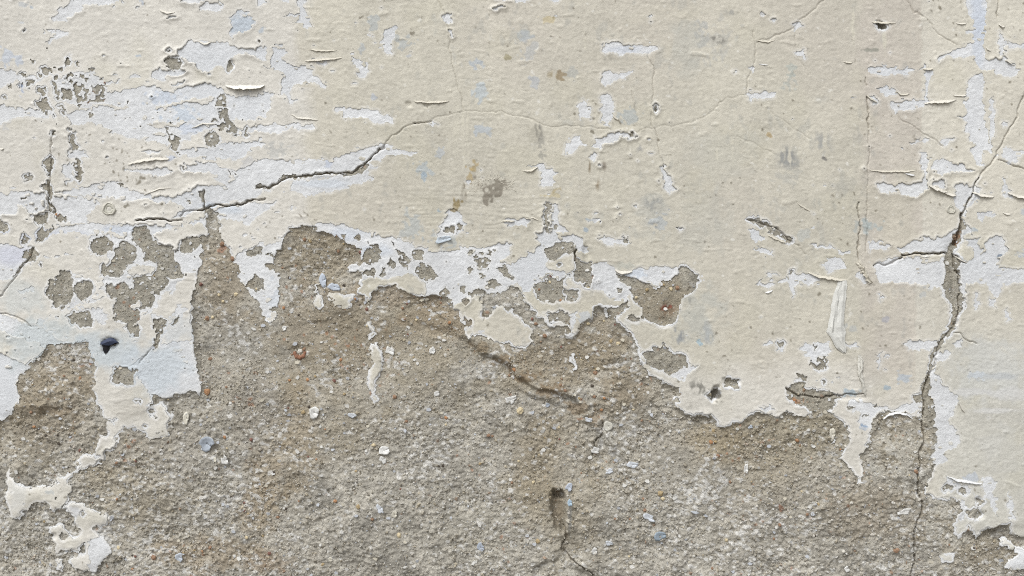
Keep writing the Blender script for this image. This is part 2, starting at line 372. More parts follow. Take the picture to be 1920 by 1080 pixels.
m F 540,250 580,240 585,270 560,270
m F 470,240 505,235 500,270
m F 55,400 100,395 110,430 70,440
m F 60,335 95,335 95,360 60,352
m F 620,270 640,275 630,290
m F 760,260 785,290 780,310
m F 80,650 120,640 125,680 90,680
m F 1060,383 1070,383 1068,390
m F 1100,540 1110,540 1108,548
g F 150,250 200,220 240,190 330,190 360,210 250,250 170,290
g F 1040,195 1100,190 1165,172 1165,200 1110,240 1060,230
m G 185,345 200,320 250,290 300,275 345,280 355,320 350,345 310,345 250,375 210,375
m G 350,380 440,395 450,430 445,500 440,545 395,510 360,505 345,450
m G 120,540 150,520 200,470 260,500 290,470 295,540 290,600 240,615 190,600 180,620 140,610 130,570
m G 300,550 370,550 378,590 360,615 305,600
m G 195,680 280,675 330,685 325,750 285,740 255,720 220,745
m G 530,650 590,650 650,615 665,640 600,690 570,705 530,685
m G 645,700 690,690 715,720 700,735 650,720
m G 255,390 280,390 285,410 265,410
m G 585,545 615,545 615,570 590,570
m G 230,180 255,180 255,205 235,205
m G 185,55 220,60 222,90 205,130 200,190 210,230 190,240 180,190 190,110
m G 620,260 660,260 650,290 630,290
m G 478,157 492,157 490,166
m G 240,760 320,750 325,790 290,800 255,790
m G 150,455 160,455 158,465
m G 475,500 490,500 485,510
m G 545,575 560,575 555,583
m G 315,455 325,455 322,475
m G 925,203 960,203 950,212 930,212
M G 585,450 640,465 690,495 740,510 790,540 830,540 835,515 880,490 935,470 925,430 975,415 1010,440 1045,470 1050,500 1030,560 970,590 950,610 940,650 920,740 880,755 820,750 780,725 730,700 735,640 690,620 665,570 660,530 610,490
m G 720,690 750,690 750,720 720,715
M G 750,900 790,870 830,865 850,850 880,890 920,910 960,915 1000,960 980,985 930,1010 890,1035 850,1000 780,990 750,960
M G 1165,1075 1200,1045 1250,1050 1290,1080 1285,1100 1240,1110 1180,1090
g G 1310,150 1330,140 1400,155 1440,180 1490,205 1540,240 1580,260 1575,285 1540,270 1490,250 1440,215 1390,195 1340,170
g H 240,935 330,935 330,1000 270,1005 240,970
m H 245,870 270,870 265,890
m H 55,840 80,835 95,850 80,870 60,865
m H 165,1020 190,1015 215,1040 200,1060 170,1050
m H 300,1063 320,1060 322,1078 305,1080
m H 115,440 135,440 135,465 120,470
m H 1105,650 1120,648 1118,658
m H 195,885 205,885 205,895
m I 320,850 350,835 378,855 370,880 335,888 320,870
m I 440,920 475,890 480,920 460,960 440,950
m I 850,180 875,182 865,195
m I 805,235 822,235 812,252
m I 870,270 905,270 880,285
m I 755,85 790,100 775,105
m I 820,160 840,135 860,150 850,170
m I 310,640 330,640 325,660 310,660
m I 455,715 475,710 480,735 460,740
m K 1105,60 1135,30 1165,15 1170,45 1150,95 1115,95
m L 105,20 150,-10 200,-10 220,35 300,35 370,55 410,75 370,85 375,130 330,150 240,150 220,130 150,110 105,75
m L 820,70 870,60 870,110 830,100
m L 765,200 800,210 780,240
m L 1080,590 1110,585 1115,615 1085,620
m L 1165,650 1200,650 1222,680 1190,690
m L 1120,710 1190,700 1215,750 1165,765 1130,740
m L 990,570 1040,565 1050,600 1000,600
m L 445,130 470,125 475,140 455,145
m L 530,175 560,170 560,185 535,190
m L 590,120 615,115 615,135 600,135
M D 612,125 640,118 665,130 660,160 645,168 622,148
m E 565,850 620,820 670,845 660,862 620,868 615,890 590,910 580,880
m A 1285,345 1300,335 1315,370 1300,395 1275,385
'''
OPS = []
for ln in DATA.splitlines():
    if ln and ln[0] != '#':
        o, t, s = ln.split(' ', 2); OPS.append((o, pts(t, s)))
# cracks: points x,y with half width and depth at each end ("wide" ones open onto the mortar)
CRACKS = [
 ('258,412 275,412 290,408 305,410 325,412 340,412', 1.8, 1.2, 6), ('336,404 350,398 365,394 385,388', 1.2, 1.4, 4), ('385,388 420,383 450,381 475,377 500,372', 1.9, 1.2, 4.5),
 ('481,350 492,351 504,353 512,346', 1.4, 1.7, 4), ('504,354 520,342 535,333 560,331 600,326 625,328 640,327 665,317', 1.5, 1.7, 4), ('384,390 395,384', 1.2, 1, 3),
 ('665,317 690,303 700,295 712,280 718,275', 1.5, 1.3, 4), ('718,275 740,255 760,237 780,231', .9, .8, 2.2),
 ('775,232 790,230 808,227', 1.4, .7, 3.5),
 ('800,228 830,218 865,210 940,210 975,220 1003,230 1030,238 1100,236 1150,246 1200,246 1222,242', .55, 0.4, 1.0),
 ('1225,242 1300,230 1340,205 1360,183 1395,180', 0.4, 0.4, .8),
 ('823,-60 823,0 832,22 840,60 846,100 855,150 865,180 870,208', 0.7, 0.55, 1.5),
 ('1216,100 1228,135 1225,165 1220,200 1222,235 1232,265 1242,310 1243,345', 0.5, .9, 1.5),
 ('1560,-40 1550,0 1500,38 1470,65 1440,75 1420,78', 0.6, .7, 1.5),
 ('1415,60 1415,115 1412,130 1400,150 1397,178', 0.5, 0.5, 1.4),
 ('1490,50 1492,95 1510,130', 0.4, 0.4, .9),
 ('1703,-30 1703,0 1715,22 1730,25 1760,60 1795,87', 0.7, 0.6, 1.6),
 ('1440,205 1480,235 1520,260', 0.4, 0.4, .8),
 ('1380,255 1420,275 1445,282', 0.4, 0.4, .7),
 ('1680,215 1700,230 1745,258 1770,275', 0.7, 0.5, 1.5),
 ('1990,60 1920,150 1917,180 1907,215 1880,260 1865,295 1840,325 1828,345 1822,370 1803,402', .8, 1.6, 3),
 ('1803,402 1800,430 1792,455', 2.6, 3.5, 9),
 ('1788,475 1793,500 1797,520 1800,550 1798,580 1795,600', 1.3, 1.1, 6),
 ('1795,600 1780,622 1765,640 1755,670 1742,700', 1.0, 1.0, 3.5),
 ('1742,700 1735,730 1733,760 1732,790 1735,830 1725,850 1722,900 1730,945 1715,1000 1718,1040 1712,1080 1716,1160', 1.3, 1.6, 6.5),
 ('1058,985 1062,1010 1056,1028 1072,1050 1090,1066 1112,1080 1120,1130', 1.2, 1.8, 6), ('1130,795 1128,815 1118,830 1113,852', 1.2, 1.6, 5),
 ('1788,625 1800,625 1815,638 1833,645', 1.0, 0.5, 3),
 ('100,248 97,290 93,330 90,350 92,385 103,400', 0.9, 1.6, 3.5),
 ('62,465 40,500 20,525 5,550 -60,580', 1.2, 0.8, 3.5),
 ('1870,-30 1870,0 1870,30', 1.2, 1.2, 3.5),
 ('1690,478 1740,474 1775,475', 1.4, 1.8, 6), ('1790,478 1800,485 1815,492', 1.6, 1.0, 5),
 ('1611,380 1611,410 1610,450 1608,490', 1.0, 1.3, 4),
 ('1637,500 1660,495 1690,482', 1.0, 1.4, 4),
 ('1627,180 1628,238', 1.1, 1.1, 3.5), ('1627,245 1626,420 1625,470', 0.7, 0.7, 1.8), ('1624,145 1624,160', .8, .8, 2.5),
 ('1475,730 1500,742 1540,745 1575,743 1617,738', 1.6, 1.2, 5),
 ('1185,170 1200,230', 0.5, 0.5, 1.2),
 ('960,650 975,655', 0.8, .8, 3), ('1078,470 1079,490', 1.8, 1.2, 6),
 ('1402,410 1440,420 1470,440 1486,452', 1.4, 1.2, 3), ('1486,452 1500,465 1512,475', .6, 0.5, 1.5),
 ('910,545 908,600', 0.8, 0.8, 2.5), ('300,640 280,655 260,680', 0.9, 0.7, 2.5),
 ('385,355 384,390', 1.5, 1.5, 4), ('378,700 372,640', .6, .6, 2),
 ('0,588 20,590 45,605 60,612', .8, .8, 3), ('1870,300 1895,310 1920,318', .8, .8, 3),
]
CR = [(pts('S', s), a, b, d) for s, a, b, d in CRACKS]
# hollows and humps of the render coat: x, y, rx, ry, angle, height (in grid units, negative is a hollow)
HUMPS = [
 (1128, 815, 9, 26, 20, -6), (1115, 770, 28, 12, 0, -4),
 (1066, 960, 6, 40, -3, 5), (1062, 1020, 7, 30, -4, -8), (1100, 1080, 40, 9, 30, -7),
 (1140, 815, 22, 30, 0, 6), (1125, 850, 12, 22, 0, -8), (80, 770, 70, 9, -8, -6), (820, 620, 30, 8, 20, -5), (1165, 640, 26, 10, 40, -5), (1240, 600, 14, 8, 20, -3),
 
 (560, 660, 14, 10, 0, -4), (1000, 735, 60, 10, 25, 5), (1790, 500, 9, 60, 3, -4), (1250, 570, 14, 12, 0, -4),
 (800, 198, 8, 5, 0, -3), (766, 196, 6, 5, 0, -3), (430, 118, 6, 9, 0, -4), (1228, 204, 4, 4, 0, -6), (1600, 745, 30, 5, 0, -3),
 (1090, 690, 60, 60, 0, -5), (650, 620, 60, 50, 0, -3), (450, 640, 70, 90, 0, -3), (1200, 950, 120, 70, 0, 5), (700, 950, 150, 70, 0, 4), (1530, 930, 120, 60, 0, 4), (1680, 860, 30, 50, 0, 4),
 (300, 900, 80, 60, 0, 5), (1100, 480, 6, 20, 0, -4), (1930 - 40, 1010, 60, 20, 0, -4), (100, 1010, 8, 8, 0, -4), (1840, 965, 10, 8, 0, -5), (1836, 940, 8, 6, 0, -4),
]
# coloured stains, dirt and some painted shade: x, y, rx, ry, sRGB, strength, raggedness, on which coats (c cream, w white, m mortar)
ST = [
 (75, 640, 90, 60, (198, 206, 208), .75, .5, 'cw'), (180, 660, 110, 40, (190, 203, 210), .8, .5, 'cw'), (290, 690, 75, 55, (197, 208, 216), .85, .4, 'cw'), (40, 560, 50, 40, (200, 207, 208), .5, .5, 'cw'), (330, 620, 40, 30, (200, 210, 220), .5, .5, 'cw'),
 (310, 185, 30, 18, (196, 208, 226), .8, .5, 'w'), (345, 215, 26, 18, (196, 210, 226), .8, .5, 'w'), (350, 240, 24, 12, (196, 208, 228), .7, .5, 'w'), (420, 390, 50, 14, (196, 210, 226), .6, .5, 'w'), (60, 440, 120, 14, (206, 212, 228), .7, .4, 'w'), (20, 480, 40, 24, (205, 208, 226), .8, .3, 'w'), (225, 430, 40, 8, (198, 208, 224), .8, .4, 'w'),
 (455, 45, 26, 22, (180, 192, 204), 1, .3, 'w'), (615, 305, 8, 14, (190, 200, 220), .8, .5, 'w'), (600, 345, 60, 8, (206, 216, 228), .6, .4, 'w'),
 (701, 44, 9, 12, (176, 184, 188), .8, .7, 'c'), (757, 82, 14, 12, (176, 184, 188), .8, .7, 'c'), (680, 90, 6, 8, (176, 184, 190), .8, .7, 'c'), (897, 116, 15, 10, (180, 190, 200), .9, .6, 'c'), (901, 172, 12, 19, (190, 200, 206), 1, .4, 'c'), (906, 247, 13, 13, (184, 194, 204), .9, .6, 'c'), (797, 318, 18, 12, (180, 190, 196), .9, .7, 'c'), (794, 332, 6, 9, (156, 176, 192), .8, .7, 'c'), (826, 292, 10, 10, (184, 192, 200), .8, .8, 'c'), (702, 184, 5, 9, (182, 190, 202), .9, .7, 'c'), (491, 57, 7, 8, (180, 192, 204), .9, .7, 'c'), (764, 106, 6, 4, (182, 188, 196), .9, .7, 'c'),
 (1176, 217, 26, 13, (180, 186, 186), 1, .4, 'c'), (985, 66, 14, 9, (176, 184, 186), .7, .8, 'c'), (990, 95, 12, 22, (178, 184, 190), .6, 1, 'c'), (1003, 153, 8, 8, (176, 184, 196), .7, .8, 'c'), (1075, 137, 14, 8, (176, 180, 178), .7, .7, 'c'),
 (10, 105, 12, 16, (196, 204, 216), 1, .5, 'c'), (35, 112, 8, 9, (196, 204, 216), 1, .5, 'c'), (40, 167, 6, 11, (176, 188, 210), 1, .5, 'cm'), (258, 106, 7, 5, (176, 190, 204), 1, .6, 'c'), (265, 3, 5, 8, (190, 200, 214), 1, .6, 'c'), (40, 8, 7, 5, (180, 190, 200), .6, .6, 'c'), (58, 13, 4, 3, (170, 185, 200), .8, .6, 'c'), (40, 42, 6, 3, (186, 194, 202), .8, .6, 'c'), (320, 295, 7, 8, (180, 192, 216), 1, .5, 'cw'),
 (465, 315, 12, 18, (190, 192, 196), .7, .8, 'c'), (520, 282, 24, 12, (184, 186, 184), .7, 1.1, 'c'), (415, 352, 16, 6, (186, 190, 190), .7, .9, 'c'), (12, 225, 10, 12, (190, 194, 200), .5, 1, 'c'), (255, 180, 10, 6, (190, 194, 200), .5, 1, 'c'),
 (770, 427, 20, 20, (186, 192, 192), .9, .6, 'c'), (822, 396, 10, 6, (150, 170, 184), 1, .6, 'c'), (832, 450, 26, 16, (178, 188, 194), .7, .8, 'c'),
 (1340, 75, 30, 22, (176, 177, 174), .45, 1, 'c'), (1350, 75, 14, 9, (120, 118, 112), .75, 1.6, 'c'), (1338, 72, 9, 4, (110, 106, 100), .6, 1.2, 'c'), (1370, 22, 16, 8, (150, 150, 146), .7, 1.4, 'c'), (1315, 60, 12, 22, (176, 178, 178), .7, 1, 'c'), (1330, 110, 34, 18, (172, 174, 172), .6, 1.2, 'c'), (1290, 85, 40, 60, (190, 190, 182), .5, .8, 'c'), (1150, 75, 20, 10, (168, 168, 160), .6, 1.2, 'c'), (1145, 112, 17, 8, (140, 138, 128), .7, 1.4, 'c'), (1010, 250, 10, 22, (110, 108, 104), .85, 1.3, 'c'), (1015, 285, 6, 26, (160, 158, 150), .7, 1, 'c'), (1000, 255, 12, 16, (176, 172, 158), .6, .8, 'c'), (975, 255, 8, 10, (130, 126, 116), .6, 1.7, 'c'), (1200, 278, 8, 12, (160, 160, 156), .8, 1.1, 'c'), (1105, 312, 3, 14, (120, 104, 76), .8, 1.2, 'c'), (1120, 345, 5, 12, (130, 112, 84), .7, 1.4, 'c'), (1132, 310, 5, 8, (140, 132, 120), .8, 1.3, 'c'), (1178, 253, 14, 6, (120, 120, 116), .7, 1.6, 'w'),
 (1476, 300, 24, 22, (140, 142, 142), .75, 1.3, 'c'), (1475, 330, 20, 14, (176, 176, 170), .6, 1, 'c'), (1542, 268, 18, 26, (150, 152, 152), .65, 1.4, 'c'), (1546, 298, 5, 5, (110, 108, 106), .8, 1, 'c'), (1555, 122, 9, 10, (150, 156, 154), .7, 1.2, 'c'), (1483, 130, 8, 8, (176, 186, 182), .7, .9, 'c'), (1478, 158, 12, 8, (180, 186, 182), .7, .9, 'c'), (1590, 350, 30, 20, (184, 182, 172), .6, 1, 'c'), (1625, 94, 12, 3, (150, 150, 140), .8, .9, 'c'), (1512, 92, 7, 3, (130, 126, 118), .7, 1.2, 'c'),
 (1350, 285, 70, 60, (196, 196, 188), .3, .7, 'c'), (1230, 395, 36, 34, (180, 183, 180), .35, 1, 'c'), (1236, 416, 14, 14, (176, 184, 190), .8, .7, 'c'), (1228, 378, 16, 18, (150, 152, 150), .6, 1.5, 'c'), (1320, 420, 60, 60, (190, 190, 182), .35, .8, 'c'), (1310, 590, 40, 60, (186, 188, 182), .55, 1, 'c'), (1272, 625, 12, 22, (140, 144, 148), .7, 1.4, 'c'), (1325, 620, 14, 30, (172, 178, 182), .7, 1.1, 'c'), (1311, 643, 6, 5, (160, 190, 206), .9, .6, 'c'), (1293, 565, 10, 8, (140, 140, 136), .6, 1.4, 'c'), (1105, 413, 8, 3, (160, 176, 190), .9, .7, 'c'), (1098, 431, 3, 3, (150, 168, 184), .9, .7, 'c'), (1172, 498, 18, 7, (178, 180, 172), .7, .8, 'c'),
 (1052, 143, 7, 6, (140, 120, 86), .7, .8, 'c'), (1035, 140, 14, 9, (150, 136, 104), .6, 1.6, 'c'), (1030, 36, 14, 7, (186, 172, 132), .6, .7, 'c'), (1045, 355, 14, 5, (166, 150, 108), .6, .8, 'c'), (1038, 366, 16, 5, (184, 172, 136), .6, .6, 'c'), (952, 109, 6, 4, (146, 138, 104), .7, .7, 'c'), (1444, 253, 6, 4, (170, 148, 104), .7, .6, 'c'),
 (889, 311, 8, 10, (170, 152, 112), .75, .8, 'c'), (880, 335, 7, 12, (170, 150, 104), .7, .9, 'c'), (872, 350, 10, 26, (116, 106, 88), .8, 1.5, 'c'), (890, 345, 10, 18, (116, 106, 92), .7, 1.5, 'c'), (852, 382, 8, 10, (140, 122, 76), .8, 1, 'cw'), (930, 349, 22, 13, (140, 134, 122), .95, .4, 'c'), (915, 372, 10, 16, (140, 134, 122), .95, .4, 'c'), (924, 360, 14, 12, (138, 132, 120), .95, .4, 'c'),
 (1625, 425, 12, 12, (176, 186, 186), .9, .6, 'c'), (1605, 425, 6, 8, (178, 186, 186), .7, .9, 'c'), (1634, 422, 16, 10, (180, 190, 190), .9, .6, 'c'), (1506, 442, 12, 9, (186, 192, 192), .6, .9, 'c'), (1530, 381, 8, 8, (170, 172, 166), .7, 1.2, 'c'), (1736, 548, 8, 8, (180, 186, 190), .7, 1, 'c'), (1592, 616, 9, 9, (186, 190, 190), .8, .9, 'c'), (1660, 599, 5, 5, (164, 166, 178), .8, .7, 'c'), (1698, 712, 14, 16, (186, 196, 206), 1, .5, 'c'), (1662, 728, 6, 4, (148, 170, 186), .9, .4, 'c'), (1596, 735, 12, 8, (170, 188, 200), 1, .4, 'c'), (1618, 802, 7, 5, (160, 176, 196), 1, .5, 'cw'), (1822, 896, 14, 10, (184, 194, 208), 1, .5, 'cw'), (1823, 431, 10, 5, (170, 184, 194), 1, .4, 'c'), (1875, 482, 8, 5, (120, 134, 150), .9, .6, 'w'), (1920, 475, 10, 10, (186, 196, 208), .9, .5, 'c'), (1918, 398, 8, 6, (190, 198, 206), .9, .5, 'c'),
 (1860, 690, 90, 60, (206, 208, 206), .55, .8, 'c'), (1870, 705, 40, 8, (190, 196, 202), .5, 1, 'c'), (1830, 705, 14, 8, (206, 214, 222), .8, .5, 'c'), (1900, 740, 60, 12, (216, 216, 215), .6, .7, 'c'), (1870, 770, 50, 6, (216, 216, 215), .6, .7, 'c'), (1820, 735, 50, 6, (216, 216, 215), .6, .7, 'c'), (1880, 850, 50, 60, (206, 206, 202), .4, .8, 'c'),
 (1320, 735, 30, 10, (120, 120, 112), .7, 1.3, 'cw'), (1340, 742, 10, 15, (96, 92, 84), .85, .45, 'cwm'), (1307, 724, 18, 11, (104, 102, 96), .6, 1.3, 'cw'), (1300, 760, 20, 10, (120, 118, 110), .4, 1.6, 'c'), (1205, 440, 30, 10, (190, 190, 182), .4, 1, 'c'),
 (1835, 30, 20, 50, (190, 202, 222), .7, .5, 'w'), (1835, 80, 14, 60, (196, 206, 222), .6, .5, 'w'), (870, 425, 20, 20, (220, 224, 230), .5, .3, 'w'), (700, 470, 40, 14, (206, 216, 230), .7, .4, 'w'), (650, 440, 40, 16, (206, 216, 230), .7, .4, 'w'), (520, 560, 20, 30, (206, 214, 224), .7, .4, 'w'), (1190, 512, 24, 8, (196, 208, 224), .7, .4, 'w'), (1170, 93, 40, 8, (206, 212, 222), .7, .5, 'w'), (1095, 595, 12, 10, (200, 206, 212), .9, .6, 'c'), (1175, 605, 20, 10, (210, 210, 204), .9, .5, 'c'),
 (60, 1010, 20, 20, (214, 214, 212), .7, .5, 'c'), (120, 960, 40, 14, (206, 210, 218), .6, .5, 'c'), (90, 925, 10, 6, (180, 188, 190), .7, .5, 'c'), (30, 920, 20, 40, (214, 214, 210), .6, .5, 'c'), (260, 770, 50, 24, (196, 192, 182), .6, .6, 'c'), (170, 850, 40, 20, (190, 186, 174), .5, .7, 'c'),
 # mortar: warm brown clay-coloured ground and grey, lime-white bloom; shade painted in at the ledge and groove
 (110, 720, 100, 90, (152, 138, 116), .55, .6, 'm'), (60, 800, 90, 50, (150, 138, 118), .5, .6, 'm'), (105, 770, 50, 14, (128, 110, 88), .4, .6, 'm'), (420, 520, 60, 90, (156, 140, 114), .5, .5, 'm'), (600, 480, 100, 70, (156, 142, 116), .6, .5, 'm'), (620, 620, 130, 80, (152, 138, 114), .55, .6, 'm'), (560, 820, 50, 120, (160, 142, 112), .5, .6, 'm'), (1040, 680, 120, 60, (150, 136, 112), .6, .5, 'm'), (830, 600, 90, 40, (156, 138, 112), .6, .5, 'm'), (1120, 640, 70, 60, (150, 136, 112), .6, .4, 'm'), (1170, 740, 60, 50, (150, 134, 108), .55, .5, 'm'), (1240, 560, 70, 60, (156, 144, 122), .6, .4, 'm'), (1010, 850, 60, 110, (158, 144, 118), .5, .5, 'm'), (1350, 830, 70, 50, (164, 148, 118), .6, .6, 'm'), (1520, 810, 90, 40, (146, 138, 118), .5, .5, 'm'), (1680, 840, 40, 60, (146, 134, 110), .5, .5, 'm'), (1650, 960, 120, 70, (148, 134, 112), .45, .7, 'm'), (400, 1040, 140, 40, (160, 142, 116), .55, .6, 'm'), (480, 960, 50, 60, (164, 146, 118), .5, .6, 'm'), (1050, 950, 12, 40, (130, 118, 98), .5, .4, 'm'), (1860, 1040, 90, 40, (148, 136, 114), .5, .5, 'm'), (720, 550, 120, 30, (150, 132, 108), .5, .4, 'm'),
 (300, 850, 120, 70, (172, 168, 160), .6, .6, 'm'), (90, 1030, 90, 50, (176, 172, 162), .6, .6, 'm'), (760, 850, 140, 120, (176, 172, 162), .5, .6, 'm'), (900, 690, 60, 22, (186, 184, 178), .6, .7, 'm'), (980, 760, 60, 30, (180, 178, 172), .5, .7, 'm'), (690, 760, 60, 50, (176, 173, 164), .5, .7, 'm'), (1210, 840, 90, 60, (172, 167, 156), .5, .6, 'm'), (1280, 920, 120, 80, (168, 164, 154), .5, .7, 'm'), (900, 1000, 120, 60, (170, 166, 154), .5, .7, 'm'), (1060, 880, 30, 60, (180, 177, 168), .5, .7, 'm'), (1690, 960, 40, 20, (178, 176, 170), .4, .9, 'm'), (1780, 990, 60, 60, (178, 170, 154), .6, .8, 'm'), (480, 760, 60, 80, (160, 155, 146), .6, .5, 'm'), (1000, 1010, 40, 30, (176, 174, 168), .5, .6, 'm'), (1450, 950, 160, 110, (160, 154, 142), .35, .5, 'm'), (1110, 620, 8, 8, (190, 190, 184), .5, .6, 'm'),
 (900, 652, 26, 11, (140, 124, 100), .6, .5, 'm'), (942, 678, 26, 11, (138, 121, 98), .65, .5, 'm'), (986, 706, 28, 12, (138, 120, 96), .65, .5, 'm'), (1036, 733, 29, 12, (138, 120, 96), .65, .5, 'm'), (1084, 764, 25, 13, (140, 122, 98), .6, .5, 'm'), (1120, 790, 14, 16, (142, 124, 100), .6, .5, 'm'), (500, 900, 42, 90, (164, 147, 120), .55, .5, 'm'), (1046, 958, 13, 38, (126, 114, 96), .75, .3, 'm'), (1068, 968, 4, 36, (196, 196, 192), .8, .9, 'm'), (1140, 812, 16, 26, (190, 188, 180), .6, .8, 'm'),  # brown mortar tone plus painted shade under the diagonal ledge and in the groove
 (1248, 576, 10, 4, (150, 60, 56), .7, .8, 'm'), (1252, 582, 22, 12, (108, 80, 56), .5, 1.2, 'm'), (418, 462, 6, 10, (150, 90, 60), .5, .8, 'm'), (1795, 450, 8, 14, (150, 100, 60), .6, .8, 'm'), (105, 402, 6, 4, (170, 100, 40), .8, .6, 'm'), (1498, 753, 8, 5, (176, 130, 90), .7, .8, 'm'), (340, 1005 - 160, 4, 4, (200, 200, 196), .7, .6, 'm'), (500, 1055, 60, 18, (176, 150, 120), .4, .8, 'm'), (1465, 953, 8, 6, (150, 100, 70), .6, .8, 'm'),
]
# pale drips and brushed streaks on the beige coat
STREAK = [(855, 250, 7, 50), (868, 250, 4, 80), (838, 240, 10, 25), (877, 230, 3, 90), (844, 270, 4, 40), (1345, 280, 3, 25), (1374, 290, 3, 30), (1600, 60, 4, 60), (1660, 70, 4, 40), (1095, 75, 3, 16)]

# broken ledges of the render coat: the line of the break, which side stands proud (+1 is the left hand going along it), height, reach
LEDGES = [
 ('845,612 890,640 930,668 975,700 1030,728 1080,760 1120,790 1132,812', 1, 12, 60), ('970,1078 1000,1058 1035,1046 1057,1030', 1, 6, 40), ('-40,782 30,778 75,770 130,764 150,770', 1, 5, 40),
 ('1050,905 1054,930 1058,975 1062,1010', 1, 6, 30), ('480,700 560,690 640,705 700,735', 1, 1.6, 50), ('1180,690 1230,745 1290,790', 1, 3, 40), ('1440,840 1500,830 1560,850', 1, 3, 40), ('780,600 820,615 850,640', 1, 4, 25),
 ('560,600 620,590 660,600', 1, 3, 30), ('200,880 280,860 360,880', 1, 2.5, 40), ('850,900 920,930 1000,940', 1, 2.5, 50), ('1180,1000 1290,1030 1400,1020', 1, 2.5, 50), ('1640,900 1700,905 1760,890', 1, 3, 30),
]
# steep sided pits: outline and depth
PITS = [('1030,930 1038,917 1052,918 1059,930 1061,960 1060,990 1054,1002 1044,990 1036,965', -15), ('1036,926 1046,918 1057,922 1057,936 1040,938', -12), ('1331,742 1338,726 1350,724 1346,745 1338,754 1330,751', -9),
        ('1355,712 1366,708 1390,712 1386,722 1362,724', -4), ('190,640 206,633 223,642 218,650 207,652 203,658 196,664 192,656', -3.5), ('1646,42 1660,44 1660,51 1654,56 1646,50', -9)]
def fields(xs, ys):
    """all layers on one regular grid of corner points: coat in each cell, heights and colours at each corner"""
    xs = np.asarray(xs); ys = np.asarray(ys); h = xs[1] - xs[0]
    cx = (xs[:-1] + xs[1:]) / 2; cy = (ys[:-1] + ys[1:]) / 2
    N = lambda s, seed, sy=None: noise(cx, cy, s, seed, sy)
    CX = np.broadcast_to(cx[None, :], (len(cy), len(cx))); CY = np.broadcast_to(cy[:, None], CX.shape)
    wax = 1.3 * N(16, 11) + 1.7 * N(6, 12, 4.5) + 1.3 * N(3.2, 13); way = .9 * N(18, 14) + 1.6 * N(7, 15, 4.5) + 1.2 * N(3.2, 16)
    wbx = 1.0 * N(9, 21) + 1.2 * N(4, 22) + .9 * N(2.6, 23); wby = 1.0 * N(9, 24) + 1.2 * N(4, 25) + .9 * N(2.6, 26)
    lab = np.full(CX.shape, 2, np.int8); big = np.zeros(CX.shape, bool); grain = N(3.4, 27)
    for o, P in OPS:
        x0, y0 = P.min(0) - 9; x1, y1 = P.max(0) + 9
        i0, i1 = np.searchsorted(cx, [x0, x1]); j0, j1 = np.searchsorted(cy, [y0, y1])
        if i1 <= i0 or j1 <= j0: continue
        sl = (slice(j0, j1), slice(i0, i1))
        ax, ay = (wbx, wby) if o in 'mg' else (wax, way)
        X = CX[sl] + ax[sl]; Y = CY[sl] + ay[sl]; ins = np.zeros(X.shape, bool)
        Q = np.roll(P, -1, 0)
        for (xa, ya), (xb, yb) in zip(P, Q):
            if ya == yb: continue
            lo, hi = (ya, yb) if ya < yb else (yb, ya)
            r0, r1 = np.searchsorted(cy[j0:j1], [lo - 9, hi + 9])
            if r1 <= r0: continue
            Ys = Y[r0:r1]
            ins[r0:r1] ^= ((Ys >= lo) & (Ys < hi)) & (X[r0:r1] < xa + (Ys - ya) * ((xb - xa) / (yb - ya)))
        if o == 'C': lab[sl][ins] = 2
        elif o == 'W': lab[sl][ins] = 1
        elif o == 'N': lab[sl][ins] = 0; big[sl] |= ins
        elif o == 'M': lab[sl][ins] = 0
        elif o == 'g': lab[sl][ins & (grain[sl] < .75)] = 0
        else:
            g = grain[sl]; lab[sl][ins & (g < 1.9)] = 0
    if h < 4:                                   # a fringe of white undercoat left beyond the broken edge of the top coat
        m0 = lab == 0; g1 = shift_any(m0); g2 = shift_any(g1); g3 = shift_any(g2); fr_ = N(9, 301) + .6 * N(26, 302)
        lab[(g1 & (fr_ > -.9) | g2 & (fr_ > -.1) | g3 & (fr_ > .7)) & (lab == 2)] = 1
    # little nicks where the beige or cream has sprung off, and pin holes
    nick = (N(5.5, 31, 3.2) + .5 * N(90, 32)) > 3.2; lab[nick & (lab == 2)] = 1
    lab[(lab == 1) & (N(7, 311, 3.6) + .4 * N(50, 312) > 2.35)] = 2
    ragw = (N(7, 33, 4) > 2.0) & (CX < 575) & (lab == 2) & (N(60, 34, 40) > .35); lab[ragw] = 1
    dot = (N(3.6, 35) > 3.0) & (N(70, 36) > .4) & (CX < 560) & (lab > 0); lab[dot] = 0
    out = (CX < -14) | (CX > 1934) | (CY < -14) | (CY > 1094)          # the wall beside the picture peels in the same way
    pw = N(95, 401, 34) + .7 * N(260, 402, 200) + .45 * N(30, 403, 14); lab[out & (lab == 2) & (pw > 1.25 + .5 * (CX > 2500))] = 1
    pm = N(60, 404, 50) + .7 * N(300, 405, 200) + .4 * N(24, 406); lab[out & (lab > 0) & (pm > 2.0)] = 0
    pc_ = N(70, 407, 60) + .7 * N(240, 408) + .4 * N(24, 409) - (CY - 950) / 500; lab[out & (lab == 0) & (CY > 800) & (pc_ > 1.35)] = 2
    # cracks
    VX = np.broadcast_to(xs[None, :], (len(ys), len(xs))); VY = np.broadcast_to(ys[:, None], VX.shape)
    V = lambda s, seed, sy=None: noise(xs, ys, s, seed, sy)
    jx = 1.5 * V(13, 51) + .9 * V(5, 52); jy = 1.5 * V(13, 53) + .9 * V(5, 54)
    jcx = 1.5 * N(13, 51) + .9 * N(5, 52); jcy = 1.5 * N(13, 53) + .9 * N(5, 54)
    groove = np.zeros(VX.shape, np.float32)
